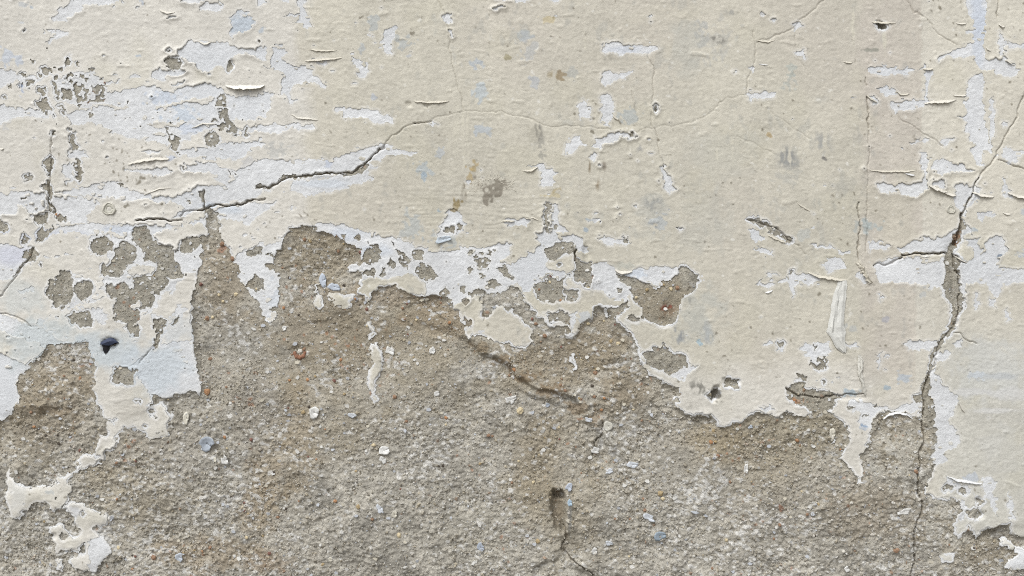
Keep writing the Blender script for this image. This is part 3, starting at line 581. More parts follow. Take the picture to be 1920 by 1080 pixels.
    for P, wa, wb, dep in CR:
        n = len(P) - 1
        for k in range(n):
            a, b = P[k], P[k + 1]; w0 = wa + (wb - wa) * k / n; w1 = wa + (wb - wa) * (k + 1) / n; R = 12
            for (gx, gy, qx, qy, cell) in ((xs, ys, jx, jy, 0), (cx, cy, jcx, jcy, 1)):
                i0, i1 = np.searchsorted(gx, [min(a[0], b[0]) - R, max(a[0], b[0]) + R]); j0, j1 = np.searchsorted(gy, [min(a[1], b[1]) - R, max(a[1], b[1]) + R])
                if i1 <= i0 or j1 <= j0: continue
                X = gx[None, i0:i1] + qx[j0:j1, i0:i1]; Y = gy[j0:j1, None] + qy[j0:j1, i0:i1]
                d = b - a; t = np.clip(((X - a[0]) * d[0] + (Y - a[1]) * d[1]) / (d @ d), 0, 1)
                dist = np.hypot(X - a[0] - t * d[0], Y - a[1] - t * d[1]); ww = w0 + (w1 - w0) * t
                if not cell:
                    g = dep * np.clip(1.5 - dist / np.maximum(ww, h * .62), 0, 1)
                    groove[j0:j1, i0:i1] = np.maximum(groove[j0:j1, i0:i1], g)
                else:
                    L = lab[j0:j1, i0:i1]; L[(dist < ww * .8) & (ww > 1.35)] = 0
    # surface under the coats: sunk where the render coat has broken away
    dm = blur((lab == 0) & big | ((lab == 0) & False), max(1, int(round(6 / h))))
    deepc = sstep(.42, .95, blur(big.astype(np.float32), max(1, int(round(5 / h)))) * .65 + dm * .35)
    deep = to_verts(deepc)
    FB = lambda s, n, seed, gain=.5, sy=None: fbm(xs, ys, s, n, seed, gain, sy)
    base = 2.0 * V(420, 61) + .8 * V(120, 62)
    hump = np.zeros(VX.shape, np.float32)
    hj = 5 * V(26, 63), 5 * V(26, 64)
    for x, y, rx, ry, a, hh in HUMPS:
        R = 2.2 * max(rx, ry)
        i0, i1 = np.searchsorted(xs, [x - R, x + R]); j0, j1 = np.searchsorted(ys, [y - R, y + R])
        if i1 <= i0 or j1 <= j0: continue
        f = min(1, min(rx, ry) / 14)
        dx = xs[None, i0:i1] - x + f * hj[0][j0:j1, i0:i1]; dy = ys[j0:j1, None] - y + f * hj[1][j0:j1, i0:i1]
        ca, sa = math.cos(math.radians(a)), math.sin(math.radians(a))
        r2 = ((dx * ca + dy * sa) / rx) ** 2 + ((-dx * sa + dy * ca) / ry) ** 2
        hump[j0:j1, i0:i1] += hh * np.exp(-r2 * r2 * .8 - r2 * .3)
    for sL, side, amp, reach in LEDGES:
        P = pts('S', sL); best = np.full(VX.shape, 1e9, np.float32) ; Rr = reach * 3
        i0, i1 = np.searchsorted(xs, [P[:, 0].min() - Rr, P[:, 0].max() + Rr]); j0, j1 = np.searchsorted(ys, [P[:, 1].min() - Rr, P[:, 1].max() + Rr])
        if i1 <= i0 or j1 <= j0: continue
        X = xs[None, i0:i1] + 1.4 * hj[0][j0:j1, i0:i1] + 1.5 * jx[j0:j1, i0:i1]; Y = ys[j0:j1, None] + 1.4 * hj[1][j0:j1, i0:i1] + 1.5 * jy[j0:j1, i0:i1]; bd = np.full(X.shape, 1e9); sg_ = np.zeros(X.shape); en = np.zeros(X.shape); n = len(P) - 1
        for k in range(n):
            a, b = P[k], P[k + 1]; d = b - a; t = ((X - a[0]) * d[0] + (Y - a[1]) * d[1]) / (d @ d); tc = np.clip(t, 0, 1)
            dist = np.hypot(X - a[0] - tc * d[0], Y - a[1] - tc * d[1]); cr = -(d[0] * (Y - a[1]) - d[1] * (X - a[0])); m_ = dist < bd
            bd = np.where(m_, dist, bd); sg_ = np.where(m_, np.sign(cr), sg_); en = np.where(m_, (k + tc) / n, en)
        sd_ = bd * sg_ * side; fade = np.sin(np.pi * np.clip(en, .02, .98)) ** .5
        hump[j0:j1, i0:i1] += (amp * fade * sstep(-9, 6, sd_) * np.exp(-np.maximum(sd_, 0) / reach) - .2 * amp * fade * np.exp(-np.abs(sd_ + 6) / 16) * sstep(6, -4, sd_)) * deep[j0:j1, i0:i1]
    for sP, dp_ in PITS:
        P = pts('S', sP); x0, y0 = P.min(0) - 9; x1, y1 = P.max(0) + 9
        i0, i1 = np.searchsorted(xs, [x0, x1]); j0, j1 = np.searchsorted(ys, [y0, y1])
        if i1 - i0 < 3 or j1 - j0 < 3: continue
        X = VX[j0:j1, i0:i1] + .8 * jx[j0:j1, i0:i1]; Y = VY[j0:j1, i0:i1] + .8 * jy[j0:j1, i0:i1]; ins = np.zeros(X.shape, bool)
        for (xa, ya), (xb, yb) in zip(P, np.roll(P, -1, 0)):
            if ya != yb: ins ^= ((Y >= min(ya, yb)) & (Y < max(ya, yb))) & (X < xa + (Y - ya) * ((xb - xa) / (yb - ya)))
        hump[j0:j1, i0:i1] += dp_ * blur(ins.astype(np.float32), 1, 2)
    under = base - deep * (4.6 - 1.9 * V(150, 65) - 1.3 * V(60, 66)) + hump
    rough = (.55 * V(23, 71, 19) + .55 * V(11, 72, 9) + 1.2 * sstep(.1, .55, V(8, 73, 5.5) + .5 * V(4, 731)) + .9 * sstep(.35, .75, V(5, 77, 3.8)) + .45 * V(4.2, 74, 3.4) + .50 * V(2.6, 75) - .5 * sstep(1.3, 1.8, V(5, 78)))
    fine = .45 + .55 * deep
    zone = .80 + .22 * V(90, 76) + .55 * sstep(620, 820, VY + 30 * V(120, 762)); zone = np.clip(zone, .5, 1.45)
    sk = np.maximum(sstep(1.15, .7, np.hypot((VX - 1695) / 70, (VY - 862) / 78) + .25 * V(30, 377)), sstep(1.15, .7, np.hypot((VX - 1785) / 62, (VY - 965) / 62) + .25 * V(30, 378)))
    sk = np.maximum(sk, .7 * sstep(1.1, .6, np.hypot((VX - 1455) / 60, (VY - 965) / 40) + .3 * V(24, 379)) * 0)
    sk = sk * sstep(-.1, .35, V(12, 380, 8) + .6 * V(4.5, 381, 3.4))
    hm = under - 1.6 + .68 * rough * fine * zone * (1 - .45 * sk) + deep * (.8 * V(70, 790) + .7 * V(38, 791, 26)) + 1.1 * sk - groove * 1.1
    stip = .10 * V(5.5, 81, 4) + .13 * V(2.8, 82)
    hw = under - .25 + stip - groove + .25 * V(30, 83)
    wr = sstep(1.15, .4, np.hypot((VX - 880) / 190, (VY - 395) / 75)) + .5 * sstep(1.1, .5, np.hypot((VX - 1060) / 120, (VY - 400) / 60))
    peel = .30 * wr * np.abs(V(26, 862, 4.2)) + .06 * V(7, 84) + .09 * V(3.2, 85) + .035 * V(50, 86, 5) + .08 * V(30, 87) + .22 * sstep(.9, 1.3, V(5, 860, 3.6)) - .22 * sstep(1.3, 1.6, V(6, 861, 3.4))
    # raised wrinkles and pimples in the old emulsion
    pim = np.clip(V(6, 88) - 1.9, 0, 1) * .55 + np.clip(V(14, 89, 5) - 1.9, 0, 1) * .8
    hc = hw * 0 + under + .62 + peel + pim - groove
    # distance to the edge of the cream and of all paint, in cells -> lift
    def edge_dist(M, n):
        dcell = np.full(M.shape, n, np.float32); cur = ~M
        for k in range(n):
            nxt = shift_any(cur); dcell[nxt & ~cur] = k; cur = nxt
        return dcell
    nn = 7 if h < 4 else 2
    dc = edge_dist(lab == 2, nn); dp = edge_dist(lab > 0, nn)
    k = h / 1.6
    liftn = np.clip(V(34, 91) * .9 + V(90, 92) * .7 - .35, 0, 2.6)
    vdc = to_verts(dc); vdp = to_verts(dp)
    hc = hc + liftn * 1.35 * np.clip(1 - vdc * k / 6.5, 0, 1) ** 1.6
    hw = hw + np.clip(V(30, 93), 0, 2.5) * .9 * np.clip(1 - vdp * k / 5, 0, 1) ** 1.6
    hw = np.maximum(hw, hm * 0 + under - .5 - groove)
    # ------- colours
    def L3(c): return lin(c)[None, None, :].astype(np.float32)
    T = sstep(560, 596, VX + 8 * V(30, 101) + 16 * (VY < 165) * V(60, 102)) * (1 - sstep(1725, 1731, VX + 12 * sstep(500, 540, VY) + .8 * V(8, 103)))
    T = T * (1 - 0.85 * sstep(640, 730, VY + 14 * V(40, 104)) * sstep(1100, 1300, VX))
    T2 = T * sstep(1600, 1625, VX + 3 * V(20, 105)) * (VY < 760)
    light = L3((209, 206, 198)); beige = L3((198, 194, 181)); pinkb = L3((196, 190, 180)); rightc = L3((205, 201, 189))
    cc = light + (rightc - light) * sstep(1600, 1800, VX)[..., None] * 1.0
    cc = cc + (beige - cc) * T[..., None]
    cc = cc + (pinkb - cc) * T2[..., None] * .8
    cc = cc + (L3((198, 197, 189)) - cc) * (sstep(1730, 1800, VX) * sstep(560, 720, VY))[..., None] * .8
    v1 = FB(150, 4, 111); v2 = FB(22, 3, 115)
    cc = cc * (1 + .022 * v1 + .018 * v2)[..., None]
    wm = np.clip(V(130, 118) * .5 + .1, 0, 1)[..., None]; cc = cc + (L3((194, 187, 178)) - cc) * wm * .35 * T[..., None]
    yel = np.clip(V(40, 119) - .6, 0, 1)[..., None]; cc = cc + (L3((196, 192, 174)) - cc) * yel * .3
    scuff = np.clip(FB(38, 3, 120) * V(5, 121, 9) - 1.1, 0, 1.4)[..., None] * .2 * T[..., None]; cc = cc + (L3((160, 162, 158)) - cc) * scuff
    cc = cc * (1 + .022 * V(3.1, 127) + .016 * V(7, 128, 3))[..., None]
    cc = cc * (1 + T * (.011 * V(13, 1281, 170) + .012 * V(46, 1282, 420)) * (1 + .5 * V(60, 1283)))[..., None]
    fleck = np.clip(V(3.6, 129) - 2.0, 0, 1)[..., None]; cc = cc + (L3((220, 218, 210)) - cc) * fleck * .8
    pin = np.clip(V(3.3, 1291) + .4 * V(80, 1292) - 2.5, 0, 1)[..., None]; cc = cc + (L3((130, 124, 110)) - cc) * pin * .9
    cw = L3((214, 216, 218)) * (1 + .030 * FB(70, 4, 122) + .025 * V(7, 125) + .018 * V(3.2, 1251))[..., None]
    cw = cw + (L3((205, 209, 214)) - cw) * np.clip(V(85, 126) - .3, 0, 1)[..., None] * .45
    cm = L3((173, 169, 159)) * (1 + .07 * V(60, 131) + .09 * V(18, 132) + .07 * V(6, 133) + .06 * V(3, 134))[..., None]
    warm = np.clip(.42 * FB(130, 3, 135) + .14 * V(14, 136) + .22 - .25 * sstep(700, 1000, VY), 0, 1)
    cm = cm + (L3((165, 155, 134)) - cm) * (.62 * warm)[..., None]
    cm = cm * (1 + .0 * deep)[..., None]
    cw += (L3((226, 226, 224)) - cw) * (np.clip(1 - vdp * k / 2.5, 0, 1) * .8)[..., None]
    shallow = (1 - deep)[..., None]; cm = cm + (L3((158, 154, 142)) * (1 + .10 * V(4, 139) + .06 * V(9, 1390))[..., None] - cm) * shallow * .75
    rag = V(9, 141), V(3.5, 142), V(14, 143)
    scr = .75 * V(2.6, 145, 6) + .45 * V(5, 146) + .35 * V(15, 147)
    arr = {'c': cc, 'w': cw, 'm': cm}
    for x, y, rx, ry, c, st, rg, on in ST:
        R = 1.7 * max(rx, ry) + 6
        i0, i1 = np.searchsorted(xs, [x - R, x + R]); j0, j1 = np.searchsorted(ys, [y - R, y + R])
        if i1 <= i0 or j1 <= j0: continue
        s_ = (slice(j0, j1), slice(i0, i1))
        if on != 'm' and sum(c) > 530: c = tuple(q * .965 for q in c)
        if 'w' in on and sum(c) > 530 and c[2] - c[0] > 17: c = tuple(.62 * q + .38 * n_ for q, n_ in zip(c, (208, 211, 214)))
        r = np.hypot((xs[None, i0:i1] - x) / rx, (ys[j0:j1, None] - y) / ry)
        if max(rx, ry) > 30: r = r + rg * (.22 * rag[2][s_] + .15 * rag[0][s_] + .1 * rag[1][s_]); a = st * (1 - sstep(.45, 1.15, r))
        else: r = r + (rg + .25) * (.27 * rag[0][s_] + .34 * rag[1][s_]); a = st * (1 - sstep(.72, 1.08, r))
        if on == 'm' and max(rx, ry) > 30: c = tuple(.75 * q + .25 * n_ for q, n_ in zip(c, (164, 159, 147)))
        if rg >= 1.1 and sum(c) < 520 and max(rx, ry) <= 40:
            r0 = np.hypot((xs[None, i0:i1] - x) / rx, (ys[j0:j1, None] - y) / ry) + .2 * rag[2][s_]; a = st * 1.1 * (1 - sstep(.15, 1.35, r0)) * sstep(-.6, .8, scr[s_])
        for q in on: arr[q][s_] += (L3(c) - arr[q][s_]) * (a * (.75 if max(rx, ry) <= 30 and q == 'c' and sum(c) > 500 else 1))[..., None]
    for x, y, rx, ry in STREAK:
        r = np.hypot((VX - x + 1.2 * rag[0]) / rx, (VY - y + 6 * rag[1]) / ry); a = (.65 * (1 - sstep(.5, 1.1, r)) * (.6 + .4 * np.clip(rag[2], -1, 1)))[..., None]
        cc += (L3((212, 208, 192)) - cc) * a
    # lime bloom: crusts of old white paint left in the pores of the mortar
    fl = np.clip(1.6 * (V(4.2, 151, 3.0) + .35 * V(36, 152) + .22 * V(110, 153) - 1.0) - .7 * (warm - .25), 0, 1)[..., None] * .8
    cm += (L3((212, 211, 207)) - cm) * fl * np.clip(.3 + deep, 0, 1)[..., None]
    cm += (L3((196, 193, 183)) * (1 + .05 * V(5, 382))[..., None] - cm) * (.62 * sk)[..., None]
    dk = np.clip(V(3.4, 154) - 2.2, 0, 1)[..., None] * .7; cm += (L3((96, 88, 76)) - cm) * dk
    rd = .6 * np.clip(V(4.2, 155) + .5 * V(60, 156) - 2.6, 0, .8)[..., None]; cm += (L3((168, 108, 66)) - cm) * rd
    # broken edges of the cream show the white coat under it
    ed = np.clip(1.35 - vdc * k / 2.3, 0, 1) * np.clip(.65 + .6 * V(14, 161), 0, 1); nearm = to_verts(blur((lab == 0).astype(np.float32), max(1, int(3 / h))))
    ed = ed * np.clip(.45 + 2.5 * nearm, 0, 1)
    cc += (L3((228, 227, 224)) - cc) * ed[..., None]
    # grime settled in the cracks
    gr = np.clip(groove / 5, 0, 1)[..., None] * .5
    for q in (cc, cw, cm): q += (L3((118, 106, 88)) - q) * gr
    return dict(xs=xs, ys=ys, lab=lab, hm=hm, hw=hw, hc=hc, cc=cc, cw=cw, cm=cm, h=h, under=under)

# ---------------------------------------------------------------- mesh helpers
def wp(u, v, h):
    return np.stack([(np.asarray(u, float) - 960) * S, -np.asarray(h, float) * S, ZC - (np.asarray(v, float) - 540) * S], -1)
def mk(name, verts, quads, mat, parent=None, cols=None, smooth=True, loc=None):
    me = bpy.data.meshes.new(name)
    verts = np.asarray(verts, np.float32); quads = np.asarray(quads, np.int32); n = len(quads); kk = quads.shape[1]
    if loc is not None: verts = verts - np.asarray(loc, np.float32)
    me.vertices.add(len(verts)); me.vertices.foreach_set('co', verts.ravel())
    me.loops.add(n * kk); me.loops.foreach_set('vertex_index', quads.ravel())
    me.polygons.add(n); me.polygons.foreach_set('loop_start', np.arange(0, n * kk, kk, dtype=np.int32))
    me.polygons.foreach_set('use_smooth', np.full(n, smooth)); me.update(calc_edges=True)
    if cols is not None:
        a = me.attributes.new('Col', 'FLOAT_COLOR', 'POINT')
        a.data.foreach_set('color', np.concatenate([np.asarray(cols, np.float32), np.ones((len(verts), 1), np.float32)], 1).ravel())
    me.materials.append(mat)
    o = bpy.data.objects.new(name, me); col.objects.link(o)
    if parent: o.parent = parent
    if loc is not None: o.location = loc
    return o
def cells_mesh(name, F, mask, H, Cl, thick, mat, parent, edge=None):
    j, i = np.nonzero(mask)
    if len(j) == 0: return None
    nx = len(F['xs']); ids = np.stack([j * nx + i, (j + 1) * nx + i, (j + 1) * nx + i + 1, j * nx + i + 1], 1)
    u, inv = np.unique(ids, return_inverse=True); q = inv.reshape(-1, 4)
    vy, vx = u // nx, u % nx
    co = wp(F['xs'][vx], F['ys'][vy], H[vy, vx]); cl = Cl[vy, vx]
    VV = [co]; CC = [cl]; QQ = [q]
    if thick:
        P = np.pad(mask, 1); E = []
        for (dj, di, a, b) in ((-1, 0, 3, 0), (1, 0, 1, 2), (0, -1, 0, 1), (0, 1, 2, 3)):
            free = ~P[j + 1 + dj, i + 1 + di]; E.append(q[free][:, [a, b]])
        E = np.concatenate(E); m = len(E)
        top = co[E.ravel()]; bot = top.copy(); bot[:, 1] += thick * S
        n0 = len(co); VV += [top, bot]; k = np.arange(m) * 2
        ecol = cl[E.ravel()] if edge is None else cl[E.ravel()] * .35 + .65 * edge
        CC += [ecol, ecol]
        QQ.append(np.stack([n0 + k, n0 + k + 1, n0 + 2 * m + k + 1, n0 + 2 * m + k], 1)[:, ::-1])
    return mk(name, np.concatenate(VV), np.concatenate(QQ), mat, parent, np.concatenate(CC))
def components(M):
    """labels of the 4-connected pieces of a mask, from runs joined row by row"""
    Lb = np.zeros(M.shape, np.int32); par = [0]
    def find(a):
        while par[a] != a: par[a] = par[par[a]]; a = par[a]
        return a
    prev = []
    for r in range(M.shape[0]):
        d = np.diff(np.concatenate([[0], M[r].astype(np.int8), [0]])); st = np.nonzero(d == 1)[0]; en = np.nonzero(d == -1)[0]
        cur = []; p = 0
        for a, b in zip(st.tolist(), en.tolist()):
            while p < len(prev) and prev[p][1] <= a: p += 1
            q = p; idn = 0
            while q < len(prev) and prev[q][0] < b:
                t = find(prev[q][2])
                if not idn: idn = t
                elif t != idn: par[t] = idn
                q += 1
            if not idn: par.append(len(par)); idn = len(par) - 1
            cur.append((a, b, idn)); Lb[r, a:b] = idn
        prev = cur
    root = np.array([find(k) for k in range(len(par))]); return root[Lb]

# ---------------------------------------------------------------- materials
def material(name, rough, bumps, spec=.3, var=(0, 1), color=None, sheen=0):
    m = bpy.data.materials.new(name); m.use_nodes = True; t = m.node_tree; b = t.nodes['Principled BSDF']
    b.inputs['Roughness'].default_value = rough; b.inputs['Specular IOR Level'].default_value = spec
    g = t.nodes.new('ShaderNodeNewGeometry')
    if color is None:
        a = t.nodes.new('ShaderNodeAttribute'); a.attribute_name = 'Col'; src = a.outputs['Color']
    else:
        a = t.nodes.new('ShaderNodeRGB'); a.outputs[0].default_value = (*lin(color), 1); src = a.outputs[0]
    if var[0]:
        n = t.nodes.new('ShaderNodeTexNoise'); n.inputs['Scale'].default_value = var[1]; n.inputs['Detail'].default_value = 5; n.inputs['Roughness'].default_value = .65
        t.links.new(g.outputs['Position'], n.inputs['Vector'])
        mr = t.nodes.new('ShaderNodeMapRange'); mr.inputs['From Min'].default_value = .25; mr.inputs['From Max'].default_value = .75
        mr.inputs['To Min'].default_value = 1 - var[0]; mr.inputs['To Max'].default_value = 1 + var[0]; t.links.new(n.outputs['Fac'], mr.inputs['Value'])
        mx = t.nodes.new('ShaderNodeVectorMath'); mx.operation = 'SCALE'; t.links.new(src, mx.inputs[0]); t.links.new(mr.outputs[0], mx.inputs['Scale']); src = mx.outputs[0]
    t.links.new(src, b.inputs['Base Color'])
    last = None
    for sc, dist, det in bumps:
        n = t.nodes.new('ShaderNodeTexNoise'); n.inputs['Scale'].default_value = sc; n.inputs['Detail'].default_value = det; n.inputs['Roughness'].default_value = .6
        t.links.new(g.outputs['Position'], n.inputs['Vector'])
        bp = t.nodes.new('ShaderNodeBump'); bp.inputs['Strength'].default_value = 1; bp.inputs['Distance'].default_value = dist
        t.links.new(n.outputs['Fac'], bp.inputs['Height'])
        if last: t.links.new(last.outputs[0], bp.inputs['Normal'])
        last = bp
    if last: t.links.new(last.outputs[0], b.inputs['Normal'])
    return m
M_MORTAR = material('sandy_mortar', .95, [(500, .0010, 4), (1300, .0007, 3)], .15, (.20, 900))
M_WHITE = material('chalky_white_undercoat', .75, [(450, .0004, 3), (1100, .00028, 2)], .25, (.03, 700))
M_CREAM = material('old_cream_emulsion', .6, [(450, .00016, 3), (1100, .00022, 2)], .3, (.035, 500))
M_FLAKE = material('paint_flake', .6, [(500, .0002, 2)], .3, (.04, 400))
M_STONE = material('gravel_stone', .7, [(900, .0004, 3)], .3, (.18, 900))
M_DARK = material('dark_plastic', .45, [(600, .0003, 2)], .4, (.1, 500), (40, 42, 50))

# ---------------------------------------------------------------- setting
def tagk(o, **k):
    for a, b in k.items(): o[a] = b
    return o
M_PAVE = material('pavement_concrete', .9, [(30, .004, 4)], .2, (.12, 4), (118, 114, 108))
tagk(mk('pavement', [(-150, -150, 0), (150, -150, 0), (150, 150, 0), (-150, 150, 0)], [(0, 1, 2, 3)], M_PAVE), kind='structure')
wall = bpy.data.objects.new('plastered_wall', None); col.objects.link(wall)
wall.location = (0, 0, 0)
tagk(wall, category='wall', kind='thing', label='old masonry wall with cream and white paint peeling off rough grey brown cement render')
def box(name, a, b, mat, parent):
    (x0, y0, z0), (x1, y1, z1) = a, b
    v = [(x, y, z) for x in (x0, x1) for y in (y0, y1) for z in (z0, z1)]
    return mk(name, v, [(0, 1, 3, 2), (4, 6, 7, 5), (0, 4, 5, 1), (2, 3, 7, 6), (0, 2, 6, 4), (1, 5, 7, 3)], mat, parent, smooth=False)
M_CORE = material('masonry', .95, [(60, .003, 4)], .2, (.15, 30), (150, 143, 130))
W0, W1 = -1.13, 1.13
box('masonry_core', (-1.13, .03, 0), (1.13, .26, 2.18), M_CORE, wall)

# ---------------------------------------------------------------- the coats of the wall
h = 1.5
xs = -36 + h * np.arange(int(1992 / h) + 1); ys = -30 + h * np.arange(int(1140 / h) + 1)
F = fields(xs, ys); lab = F['lab']
EDGE = lin((212, 212, 208)).astype(np.float32)
def grow(M, allowed, n):
    cur = M.copy()
    for _ in range(n): cur |= shift_any(cur) & allowed
    return cur
mm = grow(lab == 0, lab > 0, 3)
nonm = to_verts((lab > 0).astype(np.float32)) > .3
HM = np.where(nonm, np.minimum(F['hm'], F['hw'] - .9), F['hm'])
mortar = cells_mesh('mortar', F, mm, HM, F['cm'], 0, M_MORTAR, wall)
tagk(mortar, label='rough grey brown sandy cement render laid bare below the broken paint')
def coat(value, Hc, Cl, name, specks, thick, mat, dil, allowed, minc):
    Lb = components(lab == value); cnt = np.bincount(Lb.ravel()); cnt[0] = 0
    if dil:
        for _ in range(dil):                                        # each white patch runs on a little under the cream round it
            free = (Lb == 0) & allowed
            for sh in ((1, 0), (-1, 0), (0, 1), (0, -1)):
                R = np.roll(Lb, sh, (0, 1)); t = free & (Lb == 0) & (R > 0); Lb[t] = R[t]
    order = np.argsort(-cnt); out = []
    keep = [k for k in order if cnt[k] >= minc][:150]
    for k in keep:
        if dil:
            one = Lb == k; jj, ii = np.nonzero(one); q0, q1, p0, p1 = jj.min(), jj.max() + 1, ii.min(), ii.max() + 1; sb = one[q0:q1, p0:p1]; cpt = components(sb); bc = np.bincount(cpt.ravel()); bc[0] = 0; Lb[q0:q1, p0:p1][sb & (cpt != bc.argmax())] = 0
        jj, ii = np.nonzero(Lb == k); j0, j1, i0, i1 = jj.min(), jj.max() + 1, ii.min(), ii.max() + 1
        sub = dict(xs=F['xs'][i0:i1 + 1], ys=F['ys'][j0:j1 + 1])
        o = cells_mesh(name, sub, Lb[j0:j1, i0:i1] == k, Hc[j0:j1 + 1, i0:i1 + 1], Cl[j0:j1 + 1, i0:i1 + 1], thick, mat, wall, EDGE)
        out.append(o)
    rest = (Lb > 0) & ~np.isin(Lb, keep)
    o = cells_mesh(specks, F, rest, Hc, Cl, thick, mat, wall, EDGE)
    if o: o['kind'] = 'stuff'
    return out
creams = coat(2, F['hc'], F['cc'], 'cream_paint', 'cream_paint_specks', 1.0, M_CREAM, 0, None, 60)
whites = coat(1, F['hw'], F['cw'], 'white_undercoat', 'white_undercoat_specks', .8, M_WHITE, 3, lab == 2, 60)
# beyond the picture the same wall goes on, coarser
H2 = 12.0
def ring(x0, x1, y0, y1):
    X = np.arange(x0, x1 + .1, H2); Y = np.arange(y0, y1 + .1, H2); G = fields(X, Y); L = G['lab']
    for v, nm, Hh, Cc, mt, th in ((0, 'mortar', G['hm'], G['cm'], M_MORTAR, 0), (1, 'white_undercoat', G['hw'], G['cw'], M_WHITE, 1), (2, 'cream_paint', G['hc'], G['cc'], M_CREAM, 2)):
        M = L == v
        if v == 0: M = grow(M, L > 0, 1); Hh = np.where(to_verts((L > 0).astype(np.float32)) > .3, Hh - 1.5, Hh)
        o = cells_mesh(nm, G, M, Hh, Cc, th, mt, wall)
        if o and v < 2: o['kind'] = 'stuff'
xe, ye = xs[-1], ys[-1]
ring(xs[0] - 100 * H2, xe + 100 * H2 - (xe - xs[0]) % H2 + 0, ys[0] - 100 * H2, ys[0])
ring(xs[0] - 100 * H2, xe + 100 * H2, ye, ye + 115 * H2)
ring(xs[0] - 100 * H2, xs[0], ys[0], ye + .01)
ring(xe, xe + 100 * H2, ys[0], ye + .01)

def at_h(u, v, key='hm'):
    i = int(np.clip(round((u - xs[0]) / h), 0, len(xs) - 1)); j = int(np.clip(round((v - ys[0]) / h), 0, len(ys) - 1))
    A = F[key] if key != 'top' else None
    if key == 'top':
        l = lab[min(j, lab.shape[0] - 1), min(i, lab.shape[1] - 1)]; A = F[('hm', 'hw', 'hc')[l]]
    return float(A[j, i])
def lab_at(u, v):
    return lab[int(np.clip((v - ys[0]) / h, 0, lab.shape[0] - 1)), int(np.clip((u - xs[0]) / h, 0, lab.shape[1] - 1))]

# ---------------------------------------------------------------- sand and grit standing proud of the mortar
rng = np.random.default_rng(7)
OCT = np.array([(1, 0, -.5), (0, 1, -.5), (-1, 0, -.5), (0, -1, -.5), (.25, .2, .9)], float)
OT = np.array([(1, 0, 4), (2, 1, 4), (3, 2, 4), (0, 3, 4)])
n = 120000
U = rng.uniform(-30, 1950, n); Vv = rng.uniform(380, 1105, n)
ii = ((U - xs[0]) / h).astype(int); jj = ((Vv - ys[0]) / h).astype(int); ok = (lab[jj, ii] == 0) & (rng.random(n) < .25 + .75 * np.clip((HM[jj, ii] < F['hw'][jj, ii] - 2.2), 0, 1))
clump = noise(U[:1], Vv[:1], 60, 3)  # keeps the lattice warm
U, Vv, ii, jj = U[ok], Vv[ok], ii[ok], jj[ok]; n = len(U)
HH = F['hm'][jj, ii]; R = rng.uniform(.9, 1.6, n) + (1.2 + 2.2 * np.clip((Vv - 560) / 250, 0, 1)) * rng.random(n) ** 4
A = rng.uniform(0, 6.28, n); B = rng.uniform(-.6, .6, n)
sh = rng.uniform(.6, 1.5, (n, 3)) * R[:, None]; P = OCT[None] * sh[:, None, :] * rng.uniform(.75, 1.25, (n, 5, 1))
X = P[..., 0] * np.cos(A)[:, None] - P[..., 1] * np.sin(A)[:, None]; Y = P[..., 0] * np.sin(A)[:, None] + P[..., 1] * np.cos(A)[:, None]; Z = P[..., 2] * .8 + X * B[:, None] * .5
co = wp(U[:, None] + X, Vv[:, None] + Y, HH[:, None] + Z + .1 * R[:, None]).reshape(-1, 3)
pal = lin([(170, 164, 150), (150, 142, 126), (192, 189, 180), (206, 203, 196), (128, 120, 104), (184, 172, 146), (176, 170, 160), (152, 112, 78), (100, 92, 80)])
pc = pal[rng.choice(9, n, p=[.26, .17, .19, .12, .07, .08, .09, .01, .01])]
lc = F['cm'][jj, ii]; pc = .5 * pc + .5 * lc
sg = mk('sand_grains', co, (OT[None] + 5 * np.arange(n)[:, None, None]).reshape(-1, 3), M_MORTAR, wall, np.repeat(pc, 5, 0), smooth=False)
sg['kind'] = 'stuff'

# ---------------------------------------------------------------- stones set in the mortar: children of the mortar
def rock_mesh(seed, c):
    r = np.random.default_rng(seed); nu, nv = 8, 5; v = []; q = []
    for b in range(nv):
        ph = math.pi * (b + .5) / nv
        for a in range(nu):
            th = 2 * math.pi * a / nu; k = r.uniform(.78, 1.15); v.append((math.cos(th) * math.sin(ph) * k, -math.cos(ph) * .75 * k, math.sin(th) * math.sin(ph) * k))
    v += [(0, -.72, 0), (0, .72, 0)]
    for b in range(nv - 1):
        for a in range(nu): q.append((b * nu + a, b * nu + (a + 1) % nu, (b + 1) * nu + (a + 1) % nu, (b + 1) * nu + a))
    t = [(nu * nv, (a + 1) % nu, a) for a in range(nu)] + [(nu * nv + 1, (nv - 1) * nu + a, (nv - 1) * nu + (a + 1) % nu) for a in range(nu)]
    me = bpy.data.meshes.new('pebble'); me.from_pydata(v, [], q + t); me.update()
    a_ = me.attributes.new('Col', 'FLOAT_COLOR', 'POINT'); cl = np.tile(np.append(lin(c), 1), (len(v), 1)); cl[:, :3] *= r.uniform(.9, 1.1, (len(v), 1))
    a_.data.foreach_set('color', cl.astype(np.float32).ravel()); me.materials.append(M_STONE); return me
PC = {'o': (172, 132, 98), 'b': (148, 120, 98), 'r': (128, 94, 84), 'y': (172, 154, 120), 'c': (206, 192, 160), 'w': (206, 202, 192), 'g': (136, 130, 118), 'k': (84, 76, 68)}
RM = {k: [rock_mesh(30 + 7 * s + ord(k), c) for s in range(3)] for k, c in PC.items()}
